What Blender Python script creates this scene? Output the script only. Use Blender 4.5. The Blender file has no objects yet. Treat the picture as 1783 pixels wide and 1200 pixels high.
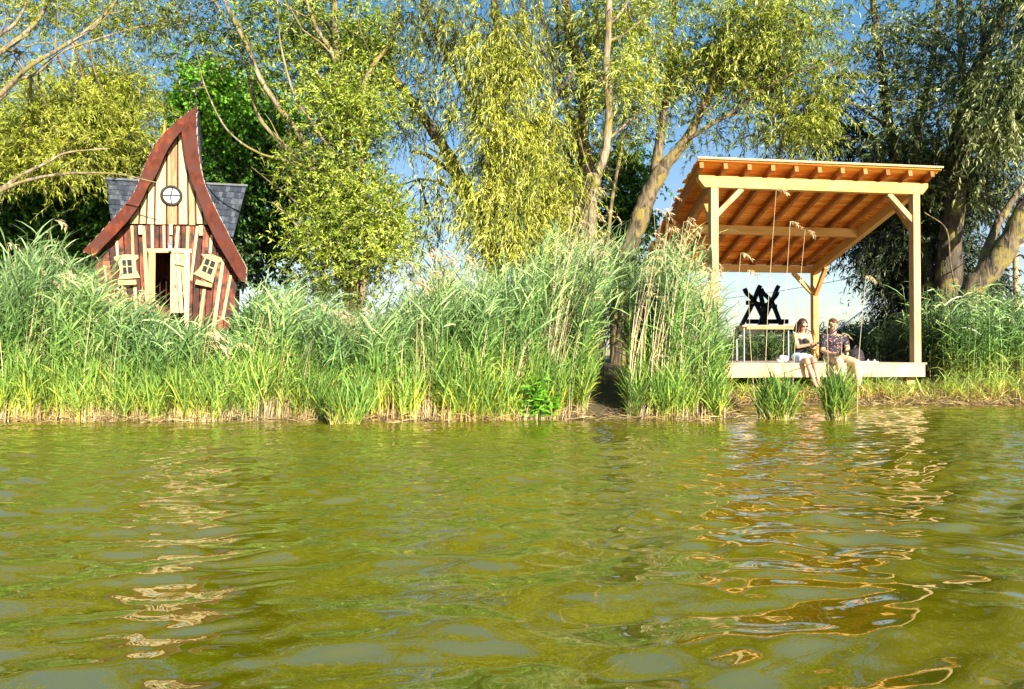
import bpy, math, random
import numpy as np
from mathutils import Vector, Matrix

# ------------------------------------------------------------------ camera, world, sun
scene = bpy.context.scene
COL = scene.collection
F = 1290.0; W0, H0 = 1783.0, 1200.0
CAMH = 0.92
PITCH = math.atan(19.0 / F)
cam_d = bpy.data.cameras.new('camera'); cam = bpy.data.objects.new('camera', cam_d); COL.objects.link(cam)
cam.location = (0, 0, CAMH); cam.rotation_euler = (math.radians(90) + PITCH, 0, 0)
cam_d.sensor_width = 36; cam_d.lens = 36 * F / W0; cam_d.clip_start = 0.05; cam_d.clip_end = 2000
scene.camera = cam

SUN_EL, SUN_AZ = math.radians(19), math.radians(155)      # azimuth from +Y towards +X
world = bpy.data.worlds.new('World'); scene.world = world; world.use_nodes = True
nt = world.node_tree; nt.nodes.clear()
sky = nt.nodes.new('ShaderNodeTexSky'); sky.sky_type = 'NISHITA'; sky.sun_disc = False
sky.sun_elevation = SUN_EL; sky.sun_rotation = SUN_AZ; sky.air_density = 1.1; sky.dust_density = 0.25; sky.ozone_density = 2.0
bg = nt.nodes.new('ShaderNodeBackground'); bg.inputs[1].default_value = 0.13
tc = nt.nodes.new('ShaderNodeTexCoord'); sep = nt.nodes.new('ShaderNodeSeparateXYZ')
nt.links.new(tc.outputs['Generated'], sep.inputs[0])
mp = nt.nodes.new('ShaderNodeMapping'); mp.inputs['Scale'].default_value = (5, 5, 22)
nt.links.new(tc.outputs['Generated'], mp.inputs[0])
nz = nt.nodes.new('ShaderNodeTexNoise'); nz.inputs['Scale'].default_value = 2.2; nz.inputs['Detail'].default_value = 8
nt.links.new(mp.outputs[0], nz.inputs[0])
cr = nt.nodes.new('ShaderNodeValToRGB'); cr.color_ramp.elements[0].position = 0.5; cr.color_ramp.elements[1].position = 0.68
nt.links.new(nz.outputs[0], cr.inputs[0])
band = nt.nodes.new('ShaderNodeMapRange'); band.inputs[1].default_value = 0.03; band.inputs[2].default_value = 0.16
band.inputs[3].default_value = 0.6; band.inputs[4].default_value = 0.0
nt.links.new(sep.outputs[2], band.inputs[0])
mul = nt.nodes.new('ShaderNodeMath'); mul.operation = 'MULTIPLY'
nt.links.new(cr.outputs[0], mul.inputs[0]); nt.links.new(band.outputs[0], mul.inputs[1])
mixc = nt.nodes.new('ShaderNodeMixRGB'); mixc.inputs[2].default_value = (3.0, 3.0, 3.0, 1)
hsv = nt.nodes.new('ShaderNodeHueSaturation'); hsv.inputs['Saturation'].default_value = 1.5; hsv.inputs['Hue'].default_value = 0.518
gm = nt.nodes.new('ShaderNodeGamma'); gm.inputs[1].default_value = 0.55; nt.links.new(hsv.outputs[0], gm.inputs[0])
nt.links.new(sky.outputs[0], hsv.inputs['Color'])
nt.links.new(mul.outputs[0], mixc.inputs[0]); nt.links.new(gm.outputs[0], mixc.inputs[1])
nt.links.new(mixc.outputs[0], bg.inputs[0])
out = nt.nodes.new('ShaderNodeOutputWorld'); nt.links.new(bg.outputs[0], out.inputs[0])

sd = bpy.data.lights.new('sun', 'SUN'); so = bpy.data.objects.new('sun', sd); COL.objects.link(so)
sd.energy = 5.0; sd.angle = math.radians(0.5); sd.color = (1.0, 0.90, 0.74)
sv = Vector((math.sin(SUN_AZ) * math.cos(SUN_EL), math.cos(SUN_AZ) * math.cos(SUN_EL), math.sin(SUN_EL)))
so.rotation_euler = sv.to_track_quat('Z', 'Y').to_euler()

scene.view_settings.view_transform = 'Standard'
scene.view_settings.look = 'None'
scene.view_settings.exposure = 1.5
scene.view_settings.gamma = 1.0
scene.render.engine = 'CYCLES'
try:
    scene.cycles.max_bounces = 8; scene.cycles.transparent_max_bounces = 8
    scene.cycles.sample_clamp_indirect = 6
except Exception: pass

rng = np.random.default_rng(7)
random.seed(7)
UP = np.array([0, 0, 1.0])

def P(px, py, Y):
    """world point seen at photo pixel (px, py) standing at depth Y"""
    u = (px - W0 / 2) / F; v = (H0 / 2 - py) / F
    d = np.array([u, math.cos(PITCH) - v * math.sin(PITCH), math.sin(PITCH) + v * math.cos(PITCH)])
    return np.array([0, 0, CAMH]) + d * (Y / d[1])
def X(px, Y): return P(px, 619, Y)[0]

# ------------------------------------------------------------------ object helpers
def tag(o, label=None, cat=None, group=None, kind=None):
    if label: o['label'] = label
    if cat: o['category'] = cat
    if group: o['group'] = group
    if kind: o['kind'] = kind
    return o
def empty(name, loc, label, cat, group=None, rz=0):
    o = bpy.data.objects.new(name, None); COL.objects.link(o); o.location = loc; o.rotation_euler[2] = rz
    o.empty_display_size = 0.2
    return tag(o, label, cat, group)

class MB:
    """collects faces, then links them as one mesh object (world coordinates)"""
    def __init__(s): s.V = []; s.L = []; s.T = []; s.n = 0; s.A = {'rnd': [], 'hgt': []}
    def add(s, V, Fc, rnd=None, hgt=None):
        V = np.asarray(V, float).reshape(-1, 3); n = len(V)
        if isinstance(Fc, np.ndarray):
            s.L.append((Fc + s.n).reshape(-1)); s.T.append(np.full(len(Fc), Fc.shape[1]))
        else:
            for f in Fc: s.L.append(np.array(f) + s.n); s.T.append(np.array([len(f)]))
        s.V.append(V); s.n += n
        for k, a in (('rnd', rnd), ('hgt', hgt)):
            if a is None: a = 0.5
            s.A[k].append(np.broadcast_to(np.asarray(a, float), (n,)))
    def build(s, name, mat, parent=None, smooth=False, bevel=0):
        me = bpy.data.meshes.new(name)
        if s.n:
            V = np.concatenate(s.V); L = np.concatenate(s.L).astype(np.int32); T = np.concatenate(s.T).astype(np.int32)
            me.vertices.add(len(V)); me.vertices.foreach_set('co', V.reshape(-1).astype(np.float32))
            me.loops.add(len(L)); me.loops.foreach_set('vertex_index', L)
            me.polygons.add(len(T)); st = np.concatenate(([0], np.cumsum(T)[:-1])).astype(np.int32)
            me.polygons.foreach_set('loop_start', st); me.polygons.foreach_set('loop_total', T)
            me.polygons.foreach_set('use_smooth', np.full(len(T), smooth))
            me.update(calc_edges=True)
            for k in s.A:
                a = me.attributes.new(k, 'FLOAT', 'POINT'); a.data.foreach_set('value', np.concatenate(s.A[k]).astype(np.float32))
        return link(name, me, mat, parent, bevel)
def link(name, me, mat, parent=None, bevel=0):
    o = bpy.data.objects.new(name, me); COL.objects.link(o)
    if mat: me.materials.append(mat)
    if parent is not None:
        o.parent = parent
        p = parent; M = Matrix.Identity(4)
        chain = []
        while p is not None: chain.append(p); p = p.parent
        for q in reversed(chain): M = M @ Matrix.LocRotScale(q.location, q.rotation_euler, q.scale)
        me.transform(M.inverted())
    if bevel:
        b = o.modifiers.new('bevel', 'BEVEL'); b.width = bevel; b.segments = 1; b.limit_method = 'ANGLE'
    return o

BOXF = [(0, 3, 2, 1), (4, 5, 6, 7), (0, 1, 5, 4), (1, 2, 6, 5), (2, 3, 7, 6), (3, 0, 4, 7)]
def norm(v): v = np.asarray(v, float); return v / (np.linalg.norm(v, axis=-1, keepdims=True) + 1e-9)
def beam(mb, p0, p1, w, h, up=(0, 0, 1), rnd=None):
    """box from p0 to p1, w sideways, h along up, centred"""
    p0 = np.array(p0, float); p1 = np.array(p1, float); d = norm(p1 - p0)
    s = norm(np.cross(d, up)); u = np.cross(s, d)
    V = [p + a * s * w / 2 + b * u * h / 2 for p in (p0, p1) for a, b in ((-1, -1), (1, -1), (1, 1), (-1, 1))]
    mb.add(V, BOXF, rnd=rnd if rnd is not None else random.random())
def box(mb, x0, x1, y0, y1, z0, z1, rnd=None):
    V = [(x0, y0, z0), (x1, y0, z0), (x1, y1, z0), (x0, y1, z0), (x0, y0, z1), (x1, y0, z1), (x1, y1, z1), (x0, y1, z1)]
    mb.add(V, BOXF, rnd=rnd if rnd is not None else random.random())
def tube(mb, pts, rad, sides=8, rnd=0.5, wob=0.0, hgt=None, cap=True):
    pts = np.asarray(pts, float); n = len(pts); rad = np.broadcast_to(np.asarray(rad, float), (n,))
    T = norm(np.gradient(pts, axis=0)); ref = np.array([0.3, 1, 0.1]) if abs(T[0][2]) > .7 else UP
    S = norm(np.cross(T, ref)); U = np.cross(S, T)
    a = np.linspace(0, 2 * np.pi, sides, endpoint=False)
    R = rad[:, None] * (1 + wob * rng.normal(size=(n, sides)))
    V = pts[:, None] + (np.cos(a)[None, :, None] * S[:, None] + np.sin(a)[None, :, None] * U[:, None]) * R[..., None]
    i = np.arange(n - 1)[:, None] * sides; j = np.arange(sides)[None]; k = (j + 1) % sides
    Fq = np.stack([i + j, i + k, i + sides + k, i + sides + j], -1).reshape(-1, 4)
    h = None if hgt is None else np.repeat(hgt, sides)
    mb.add(V.reshape(-1, 3), Fq, rnd, h)
    if cap:
        mb.add(V[0], [tuple(range(sides))], rnd); mb.add(V[-1], [tuple(range(sides))[::-1]], rnd)
def smooth_pts(pts, k=5):
    pts = np.asarray(pts, float)
    if len(pts) < 3: return np.linspace(pts[0], pts[-1], k + 1)
    p = np.vstack([2 * pts[0] - pts[1], pts, 2 * pts[-1] - pts[-2]]); o = []
    for i in range(1, len(p) - 2):
        for t in np.linspace(0, 1, k, endpoint=False):
            a, b, c, d = p[i - 1], p[i], p[i + 1], p[i + 2]
            o.append(.5 * ((2 * b) + (-a + c) * t + (2 * a - 5 * b + 4 * c - d) * t * t + (-a + 3 * b - 3 * c + d) * t ** 3))
    o.append(pts[-1]); return np.array(o)
def ellip(mb, c, r, R=None, n=12, rnd=0.5):
    c = np.array(c, float); th = np.linspace(0, np.pi, n); ph = np.linspace(0, 2 * np.pi, 2 * n, endpoint=False)
    V = np.stack([np.outer(np.sin(th), np.cos(ph)), np.outer(np.sin(th), np.sin(ph)), np.outer(np.cos(th), np.ones_like(ph))], -1).reshape(-1, 3) * np.array(r)
    if R is not None: V = V @ np.array(R).T
    m = 2 * n; i = np.arange(n - 1)[:, None] * m; j = np.arange(m)[None]; k = (j + 1) % m
    mb.add(V + c, np.stack([i + j, i + m + j, i + m + k, i + k], -1).reshape(-1, 4), rnd)
def capsule(mb, p0, r0, p1, r1, sides=14):
    p0 = np.array(p0, float); p1 = np.array(p1, float); d = norm(p1 - p0); L = []; R = []
    for a in np.linspace(np.pi / 2, 0.001, 5): L.append(p0 - d * r0 * math.sin(a)); R.append(max(r0 * math.cos(a), 1e-4))
    for a in np.linspace(0.001, np.pi / 2, 5): L.append(p1 + d * r1 * math.sin(a)); R.append(max(r1 * math.cos(a), 1e-4))
    L = np.array(L); R = np.array(R)
    ref = UP if abs(d[2]) < .8 else np.array([0, 1.0, 0]); S = norm(np.cross(d, ref)); U = np.cross(S, d)
    a = np.linspace(0, 2 * np.pi, sides, endpoint=False)
    V = L[:, None] + (np.cos(a)[None, :, None] * S + np.sin(a)[None, :, None] * U) * R[:, None, None]
    n = len(L); i = np.arange(n - 1)[:, None] * sides; j = np.arange(sides)[None]; k = (j + 1) % sides
    mb.add(V.reshape(-1, 3), np.stack([i + j, i + k, i + sides + k, i + sides + j], -1).reshape(-1, 4))
    mb.add(V[0], [tuple(range(sides))]); mb.add(V[-1], [tuple(range(sides))[::-1]])
def remeshed(mb, name, mat, parent, voxel=0.006, it=3):
    """fuse overlapping shapes into one continuous smooth surface"""
    o = mb.build('tmp_' + name, None)
    r = o.modifiers.new('r', 'REMESH'); r.mode = 'VOXEL'; r.voxel_size = voxel; r.use_smooth_shade = True
    s = o.modifiers.new('s', 'SMOOTH'); s.iterations = it; s.factor = 0.5
    dg = bpy.context.evaluated_depsgraph_get(); me = bpy.data.meshes.new_from_object(o.evaluated_get(dg), depsgraph=dg)
    bpy.data.objects.remove(o); me.name = name; me.materials.clear()
    return link(name, me, mat, parent)

# ------------------------------------------------------------------ materials
def newmat(name):
    m = bpy.data.materials.new(name); m.use_nodes = True
    b = m.node_tree.nodes['Principled BSDF']; return m, m.node_tree, b
def attr(n, name):
    a = n.nodes.new('ShaderNodeAttribute'); a.attribute_name = name; return a.outputs['Fac']
def ramp(n, fac, cols):
    r = n.nodes.new('ShaderNodeValToRGB'); e = r.color_ramp.elements
    while len(e) < len(cols): e.new(0.5)
    for i, (p, c) in enumerate(cols): e[i].position = p; e[i].color = (*c, 1)
    n.links.new(fac, r.inputs[0]); return r.outputs[0]
def noise(n, scale, detail=4, vec=None, sc=(1, 1, 1), coord='Object', dist=0):
    t = n.nodes.new('ShaderNodeTexCoord'); m = n.nodes.new('ShaderNodeMapping'); m.inputs['Scale'].default_value = sc
    n.links.new(t.outputs[coord], m.inputs[0])
    z = n.nodes.new('ShaderNodeTexNoise'); z.inputs['Scale'].default_value = scale; z.inputs['Detail'].default_value = detail
    z.inputs['Distortion'].default_value = dist
    n.links.new(m.outputs[0], z.inputs[0]); return z.outputs[0]
def mixcol(n, f, a, b, mode='MIX'):
    m = n.nodes.new('ShaderNodeMixRGB'); m.blend_type = mode
    for i, v in ((0, f), (1, a), (2, b)):
        if isinstance(v, (int, float)): m.inputs[i].default_value = v
        elif isinstance(v, tuple): m.inputs[i].default_value = (*v, 1)
        else: n.links.new(v, m.inputs[i])
    return m.outputs[0]
def bump(n, b, h, s=0.3, d=0.01):
    k = n.nodes.new('ShaderNodeBump'); k.inputs['Strength'].default_value = s; k.inputs['Distance'].default_value = d
    n.links.new(h, k.inputs['Height']); n.links.new(k.outputs[0], b.inputs['Normal'])
def plain(name, c, rough=0.6, metal=0, var=0.15, sc=30):
    m, n, b = newmat(name); z = noise(n, sc)
    col = mixcol(n, z, tuple(x * (1 - var) for x in c), tuple(min(1, x * (1 + var)) for x in c))
    n.links.new(col, b.inputs['Base Color']); b.inputs['Roughness'].default_value = rough; b.inputs['Metallic'].default_value = metal
    return m
def wood(name, dark, mid, light, grain=(1, 1, 1), rough=0.65, scale=6, stain=None):
    m, n, b = newmat(name)
    g = noise(n, scale, 8, sc=grain, dist=0.6); r = attr(n, 'rnd')
    ad = n.nodes.new('ShaderNodeMath'); ad.operation = 'MULTIPLY_ADD'; ad.inputs[1].default_value = 0.55
    n.links.new(r, ad.inputs[0])
    s2 = n.nodes.new('ShaderNodeMath'); s2.operation = 'MULTIPLY_ADD'; s2.inputs[1].default_value = 0.9; s2.inputs[2].default_value = -0.22
    n.links.new(g, s2.inputs[0]); n.links.new(s2.outputs[0], ad.inputs[2])
    c = ramp(n, ad.outputs[0], [(0.15, dark), (0.5, mid), (0.85, light)])
    if stain:
        z = noise(n, 3.6, 8); f = ramp(n, z, [(0.44, (0, 0, 0)), (0.6, (1, 1, 1))]); c = mixcol(n, f, c, stain)
    n.links.new(c, b.inputs['Base Color']); b.inputs['Roughness'].default_value = rough; b.inputs['Specular IOR Level'].default_value = .2
    bump(n, b, g, 0.6, 0.008); return m
def leafmat(name, cols, trans=0.22, hcols=None, rough=0.45):
    m, n, b = newmat(name); r = attr(n, 'rnd'); c = ramp(n, r, cols)
    if hcols:
        h = attr(n, 'hgt'); hc = ramp(n, h, hcols); c = mixcol(n, 1.0, hc, c, 'MULTIPLY')
    z = noise(n, 0.9, 3); v = ramp(n, z, [(0.3, (0.72, 0.8, 0.8)), (0.7, (1.15, 1.1, 1.0))]); c = mixcol(n, 1.0, c, v, 'MULTIPLY')
    n.links.new(c, b.inputs['Base Color']); b.inputs['Roughness'].default_value = rough
    t = n.nodes.new('ShaderNodeBsdfTranslucent'); n.links.new(c, t.inputs[0])
    mx = n.nodes.new('ShaderNodeMixShader'); mx.inputs[0].default_value = trans
    n.links.new(b.outputs[0], mx.inputs[1]); n.links.new(t.outputs[0], mx.inputs[2])
    n.links.new(mx.outputs[0], n.nodes['Material Output'].inputs[0]); return m
def barkmat(name, dark, light, thr=(0.35, 0.65)):
    m, n, b = newmat(name)
    g = noise(n, 9, 8, sc=(1, 1, 0.22), dist=1.2); c = ramp(n, g, [(thr[0], dark), (thr[1], light)])
    z = noise(n, 3, 4); f = ramp(n, z, [(0.48, (0, 0, 0)), (0.62, (1, 1, 1))]); c = mixcol(n, f, c, (0.20, 0.16, 0.04))
    n.links.new(c, b.inputs['Base Color']); b.inputs['Roughness'].default_value = 0.9
    bump(n, b, g, 1.0, 0.04); return m

M = {}
M['larch'] = wood('larch_wood', (.42, .20, .07), (.62, .36, .15), (.75, .50, .25), (1, 1, 1), scale=5)
M['larch_pale'] = wood('pale_larch_wood', (.28, .17, .08), (.46, .32, .165), (.58, .44, .26), (1, 1, .3), scale=5)
M['larch_x'] = wood('larch_beam', (.36, .17, .045), (.56, .30, .085), (.66, .40, .14), (.25, 1, 1), scale=5)
M['roofboard'] = wood('roof_board_wood', (.50, .12, .012), (.86, .28, .03), (.90, .44, .08), (.15, 1, 1), scale=7)  # bright orange carries the bounced glow on the roof underside
M['rafter'] = wood('rafter_wood', (.20, .07, .018), (.34, .13, .035), (.44, .19, .06), (1, .3, 1), scale=6)  # darkened so the wood colour carries the rafters' shade
M['deck'] = wood('weathered_deck_wood', (.36, .25, .16), (.55, .42, .28), (.68, .56, .42), (.2, 1, 1), scale=5)
M['red'] = wood('red_stained_boards', (.030, .011, .007), (.15, .034, .017), (.36, .135, .07), (5, 5, .35), scale=6, stain=(.03, .014, .010))
M['barge'] = wood('red_brown_bargeboard', (.022, .006, .002), (.095, .017, .006), (.26, .075, .025), (1.5, 1.5, .8), rough=.75, scale=5, stain=(.07, .02, .014))
M['cream'] = wood('cream_boards', (.16, .095, .045), (.42, .30, .15), (.55, .42, .24), (7, 7, .35), scale=5)
M['creamtrim'] = wood('cream_trim', (.30, .20, .09), (.48, .36, .18), (.58, .46, .26), (4, 4, .5), scale=5)
M['slate'] = wood('slate_shingles', (.018, .024, .034), (.042, .052, .07), (.095, .11, .135), (1, 1, 1), rough=.5, scale=8)
M['greyshingle'] = wood('grey_wood_shingles', (.12, .10, .09), (.25, .22, .20), (.42, .38, .35), (1, 1, 1), scale=8)
M['black'] = plain('black_metal', (.012, .012, .014), .4)
M['glass'] = plain('dark_window_glass', (.015, .015, .018), .08)
M['glassblue'] = plain('reflection_tinted_glass', (.34, .42, .46), .15, var=.1)  # pale reflection painted as the pane's base colour
M['orange'] = plain('orange_paint', (.6, .22, .04), .5)
M['darktimber'] = wood('charred_timber', (.010, .009, .009), (.025, .021, .018), (.06, .048, .038), (1, 1, 1), scale=6)
M['galv'] = plain('galvanised_steel', (.35, .37, .4), .45, .6)
M['skin'] = plain('skin', (.62, .33, .20), .5, var=.06)
M['skin2'] = plain('skin_ruddy', (.60, .31, .19), .5, var=.06)
M['hairbrown'] = plain('brown_hair', (.055, .022, .012), .45, var=.5, sc=60)
M['hairred'] = plain('short_auburn_hair', (.12, .05, .02), .5, var=.5, sc=60)
M['topblack'] = plain('black_cotton', (.012, .011, .013), .8)
M['denim'] = plain('pale_blue_denim', (.50, .60, .72), .85, var=.25, sc=40)
M['khaki'] = plain('khaki_cotton', (.58, .46, .28), .85, var=.12, sc=12)
M['white'] = plain('white_cloth', (.72, .70, .66), .8, var=.15, sc=12)
M['rodblue'] = plain('blue_rod', (.03, .05, .12), .3)
M['lip'] = plain('lips', (.45, .14, .12), .5)
def shirtmat():
    m, n, b = newmat('floral_print_cotton')
    t = n.nodes.new('ShaderNodeTexCoord'); v = n.nodes.new('ShaderNodeTexVoronoi'); v.inputs['Scale'].default_value = 26
    n.links.new(t.outputs['Object'], v.inputs[0])
    f = ramp(n, v.outputs['Distance'], [(0.22, (1, 1, 1)), (0.36, (0, 0, 0))])
    hs = ramp(n, noise(n, 14, 1), [(0.35, (.16, .22, .34)), (0.5, (.52, .12, .10)), (0.62, (.50, .34, .30))])
    n.links.new(mixcol(n, f, (.014, .014, .024), hs), b.inputs['Base Color']); b.inputs['Roughness'].default_value = .8
    return m
M['shirt'] = shirtmat()

WIL = [(0.0, (.008, .016, .002)), (0.35, (.07, .11, .006)), (0.65, (.33, .40, .018)), (1.0, (.62, .66, .16))]  # leaf ramps run near-black to bright, putting light and shade contrast into colour
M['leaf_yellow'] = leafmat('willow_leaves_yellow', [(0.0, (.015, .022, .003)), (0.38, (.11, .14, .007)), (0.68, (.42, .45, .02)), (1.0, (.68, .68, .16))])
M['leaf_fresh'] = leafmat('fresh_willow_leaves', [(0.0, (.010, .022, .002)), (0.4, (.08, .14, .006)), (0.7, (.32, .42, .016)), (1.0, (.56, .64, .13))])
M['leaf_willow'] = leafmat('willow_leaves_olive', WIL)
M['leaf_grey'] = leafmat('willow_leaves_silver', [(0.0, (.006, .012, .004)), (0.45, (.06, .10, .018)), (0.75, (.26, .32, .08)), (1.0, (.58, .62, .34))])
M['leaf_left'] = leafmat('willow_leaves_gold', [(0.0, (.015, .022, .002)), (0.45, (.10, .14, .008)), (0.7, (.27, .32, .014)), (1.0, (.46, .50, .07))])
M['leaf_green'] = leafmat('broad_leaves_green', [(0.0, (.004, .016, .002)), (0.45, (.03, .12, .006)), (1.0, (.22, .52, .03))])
M['leaf_dark'] = leafmat('shade_toned_leaves', [(0.0, (.010, .022, .008)), (0.6, (.025, .05, .014)), (1.0, (.07, .10, .025))], trans=.2)  # shadow among the right-hand trees put into the leaf colour
M['bark_pale'] = barkmat('pale_willow_bark', (.06, .045, .028), (.34, .27, .175))
M['bark_mid'] = barkmat('willow_bark', (.022, .016, .010), (.19, .145, .085))
M['bark_dark'] = barkmat('dark_willow_bark', (.02, .015, .012), (.11, .085, .055))
REEDC = [(0.0, (.12, .17, .14)), (0.35, (.6, .68, .58)), (0.7, (1.3, 1.28, 1.1)), (1.0, (2.0, 1.85, 1.5))]  # highlights and deep shade between blades put into this multiplier ramp
M['reed'] = leafmat('reed_leaves', REEDC, trans=.2, hcols=[(0.0, (.50, .34, .13)), (0.08, (.46, .36, .10)), (0.20, (.34, .38, .07)), (0.45, (.20, .35, .09)), (0.75, (.23, .38, .14)), (1.0, (.38, .50, .26))])
M['reedyoung'] = leafmat('young_reed_leaves', REEDC, trans=.25, hcols=[(0.0, (.52, .36, .12)), (0.18, (.55, .44, .12)), (0.36, (.46, .46, .07)), (0.65, (.27, .42, .08)), (1.0, (.23, .39, .11))])
M['reeddark'] = leafmat('shaded_reed_leaves', REEDC, trans=.2, hcols=[(0.0, (.06, .07, .02)), (0.5, (.05, .09, .025)), (1.0, (.09, .15, .05))])  # darker copy of the reed leaves, shade behind the shelter put into the colour
M['straw'] = leafmat('dry_reed_straw', [(0.0, (.20, .13, .06)), (0.5, (.52, .38, .20)), (1.0, (.80, .64, .42))], trans=.15, rough=.7)
M['litter'] = leafmat('reed_litter', [(0.0, (.10, .065, .03)), (0.5, (.33, .22, .09)), (1.0, (.58, .44, .20))], trans=.1, rough=.8)

# ------------------------------------------------------------------ ground and water
def sstep(a, b, x): t = np.clip((x - a) / (b - a), 0, 1); return t * t * (3 - 2 * t)
def shore(x):
    x = np.asarray(x, float)
    left = 10.35 + 0.045 * (x + 7) + .12 * np.sin(x * 1.7) + .06 * np.sin(x * 4.3 + 1)
    return left + (13.75 - left) * sstep(3.2, 3.95, x)
def ground(x, y):
    d = np.asarray(y, float) - shore(x); x = np.asarray(x, float)
    z = np.where(d < 0, -0.7 * (1 - np.exp(d / 1.2)), 0.16 * sstep(0, .5, d) + 0.34 * sstep(.4, 3.5, d))
    z = z + .42 * sstep(2.5, 6, d) * (1 - sstep(0, 3, x)) + 0.22 * sstep(3, 9, d) * sstep(0, 3, x)
    return z + np.where(d > 0, .03 * np.sin(x * 3.1 + y) * np.cos(y * 2.3), 0)
def tensor(xs, ys, zf, name, mat):
    Xg, Yg = np.meshgrid(xs, ys); V = np.stack([Xg, Yg, zf(Xg, Yg)], -1).reshape(-1, 3)
    nx = len(xs); i = np.arange(len(ys) - 1)[:, None] * nx; j = np.arange(nx - 1)[None]
    mb = MB(); mb.add(V, np.stack([i + j, i + j + 1, i + nx + j + 1, i + nx + j], -1).reshape(-1, 4))
    return mb.build(name, mat, smooth=True)
m, n, b = newmat('bank_soil_and_grass'); z1 = noise(n, 1.4, 6); z2 = noise(n, 22, 6)
c = mixcol(n, ramp(n, z1, [(0.4, (0, 0, 0)), (0.6, (1, 1, 1))]), (.045, .03, .014), (.05, .07, .018)); c = mixcol(n, z2, c, (.12, .09, .04))
n.links.new(c, b.inputs['Base Color']); b.inputs['Roughness'].default_value = .95; bump(n, b, z2, .8, .03); M['soil'] = m
xs = np.concatenate([[-900, -300, -100, -50], np.linspace(-30, 30, 241), [50, 100, 300, 900]])
ys = np.concatenate([[-60, 0, 5], np.linspace(8, 30, 111), [35, 45, 70, 120, 300, 900, 1500]])
tag(tensor(xs, ys, ground, 'ground', M['soil']), kind='structure')

wv = []
wr = np.random.default_rng(21)
for i in range(120):
    lam = float(np.clip(.27 * math.exp(.55 * wr.normal()), .08, .9))
    a = math.radians(wr.normal(-97, 24)) if i % 3 else math.radians(wr.normal(-62, 20))
    slope = 0.0225 * wr.uniform(.5, 1.4)
    wv.append((2 * math.pi / lam * math.cos(a), 2 * math.pi / lam * math.sin(a), slope * lam / (2 * math.pi), wr.uniform(0, 6.28), lam))
for i in range(50):
    lam = wr.uniform(.09, .22); a = math.radians(wr.normal(-85, 38))
    wv.append((2 * math.pi / lam * math.cos(a), 2 * math.pi / lam * math.sin(a), .021 * lam / (2 * math.pi), wr.uniform(0, 6.28), lam))
def water_z(x, y):
    z = np.zeros_like(x); wx = x + .10 * np.sin(y * 1.3 + x * .7); wy = y + .12 * np.sin(x * 1.1 + .8 * y) + .04 * np.sin(3.1 * x)
    for kx, ky, A, ph, lam in wv:
        s = np.sin(kx * wx + ky * wy + ph); z += A * s * (1 if lam > .23 else (.55 + .45 * sstep(2.5, 6, y))) * (1 if lam > .4 else (.55 + .45 * np.sin(.9 * x + 1.7 * y + ph)))
    calm = 1 - .35 * sstep(5, 11, y)
    return z * calm * (.78 + .22 * sstep(2, 5, y)) * (1 - sstep(10, 12, np.abs(x))) * sstep(-.5, .8, y) - .004 + 0.0
m, n, b = newmat('olive_pond_water')
z = noise(n, .8, 3); c = mixcol(n, z, (.100, .090, .0008), (.150, .138, .0016))
n.links.new(c, b.inputs['Base Color']); b.inputs['Roughness'].default_value = .01; b.inputs['IOR'].default_value = 2.15
b.inputs['Specular IOR Level'].default_value = .6
zz = noise(n, 16, 3, sc=(.7, 1.5, 1)); bump(n, b, zz, .02, .02)
M['water'] = m
xs = np.concatenate([[-400, -100, -40, -20, -14, -12], np.linspace(-10.5, 10.5, 1000), [12, 14, 20, 40, 100, 400]])
ys = np.concatenate([[-300, -60, -20, -6, -3, -1.5, -.5, .1, .5, .8, 1.0], np.geomspace(1.2, 15.2, 1050), [16, 18, 19]])
tag(tensor(xs, ys, water_z, 'water', M['water']), kind='structure')

# ------------------------------------------------------------------ foliage
def leaves(mb, pos, dirs, ll, lw, rnd):
    """one folded quad per leaf"""
    n = len(pos); side = norm(np.cross(dirs, rng.normal(size=(n, 3))))
    L = (ll * rng.uniform(.65, 1.3, n))[:, None]; Wd = (lw * rng.uniform(.7, 1.3, n))[:, None]
    mid = pos + dirs * L * .45; nn = np.cross(dirs, side) * L * .06
    tip = pos + dirs * L - UP * L * .12
    V = np.stack([pos, mid + side * Wd / 2 + nn, tip, mid - side * Wd / 2 + nn], 1).reshape(-1, 3)
    Fq = np.arange(4 * n).reshape(-1, 4); mb.add(V, Fq, np.repeat(rnd, 4))
def strands(lf, tw, st, d, L, droop, nl, ll, lw, tone, spread=.8, down=.35):
    N = len(st); k = (np.arange(nl) + .5) / nl
    t = np.clip(k[None] + rng.normal(0, .3 / nl, (N, nl)), 0, 1)[..., None]
    g = -UP * (droop * L)[:, None, None] * t ** 2
    pos = st[:, None] + d[:, None] * (L[:, None, None] * t) + g
    tan = norm(d[:, None] * np.ones_like(t) - 2 * UP * droop[:, None, None] * t)
    ld = norm(tan * .7 + rng.normal(size=(N, nl, 3)) * spread * .6 - UP * down)
    rr = np.clip(tone[:, None] + rng.normal(.03, .21, (N, nl)), 0, 1)
    leaves(lf, pos.reshape(-1, 3), ld.reshape(-1, 3), ll, lw, rr.reshape(-1))
    if tw is not None:
        tt = np.array([0, .5, 1.0])[None, :, None]; gp = st[:, None] + d[:, None] * (L[:, None, None] * tt) - UP * (droop * L)[:, None, None] * tt ** 2
        s = norm(np.cross(d, rng.normal(size=(N, 3))))[:, None] * np.array([.006, .004, .002])[None, :, None]
        V = np.stack([gp - s, gp + s], 2).reshape(N, 6, 3); base = np.arange(N)[:, None, None] * 6
        Fq = (base + np.array([[0, 1, 3, 2], [2, 3, 5, 4]])[None]).reshape(-1, 4); tw.add(V.reshape(-1, 3), Fq, .5)
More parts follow.
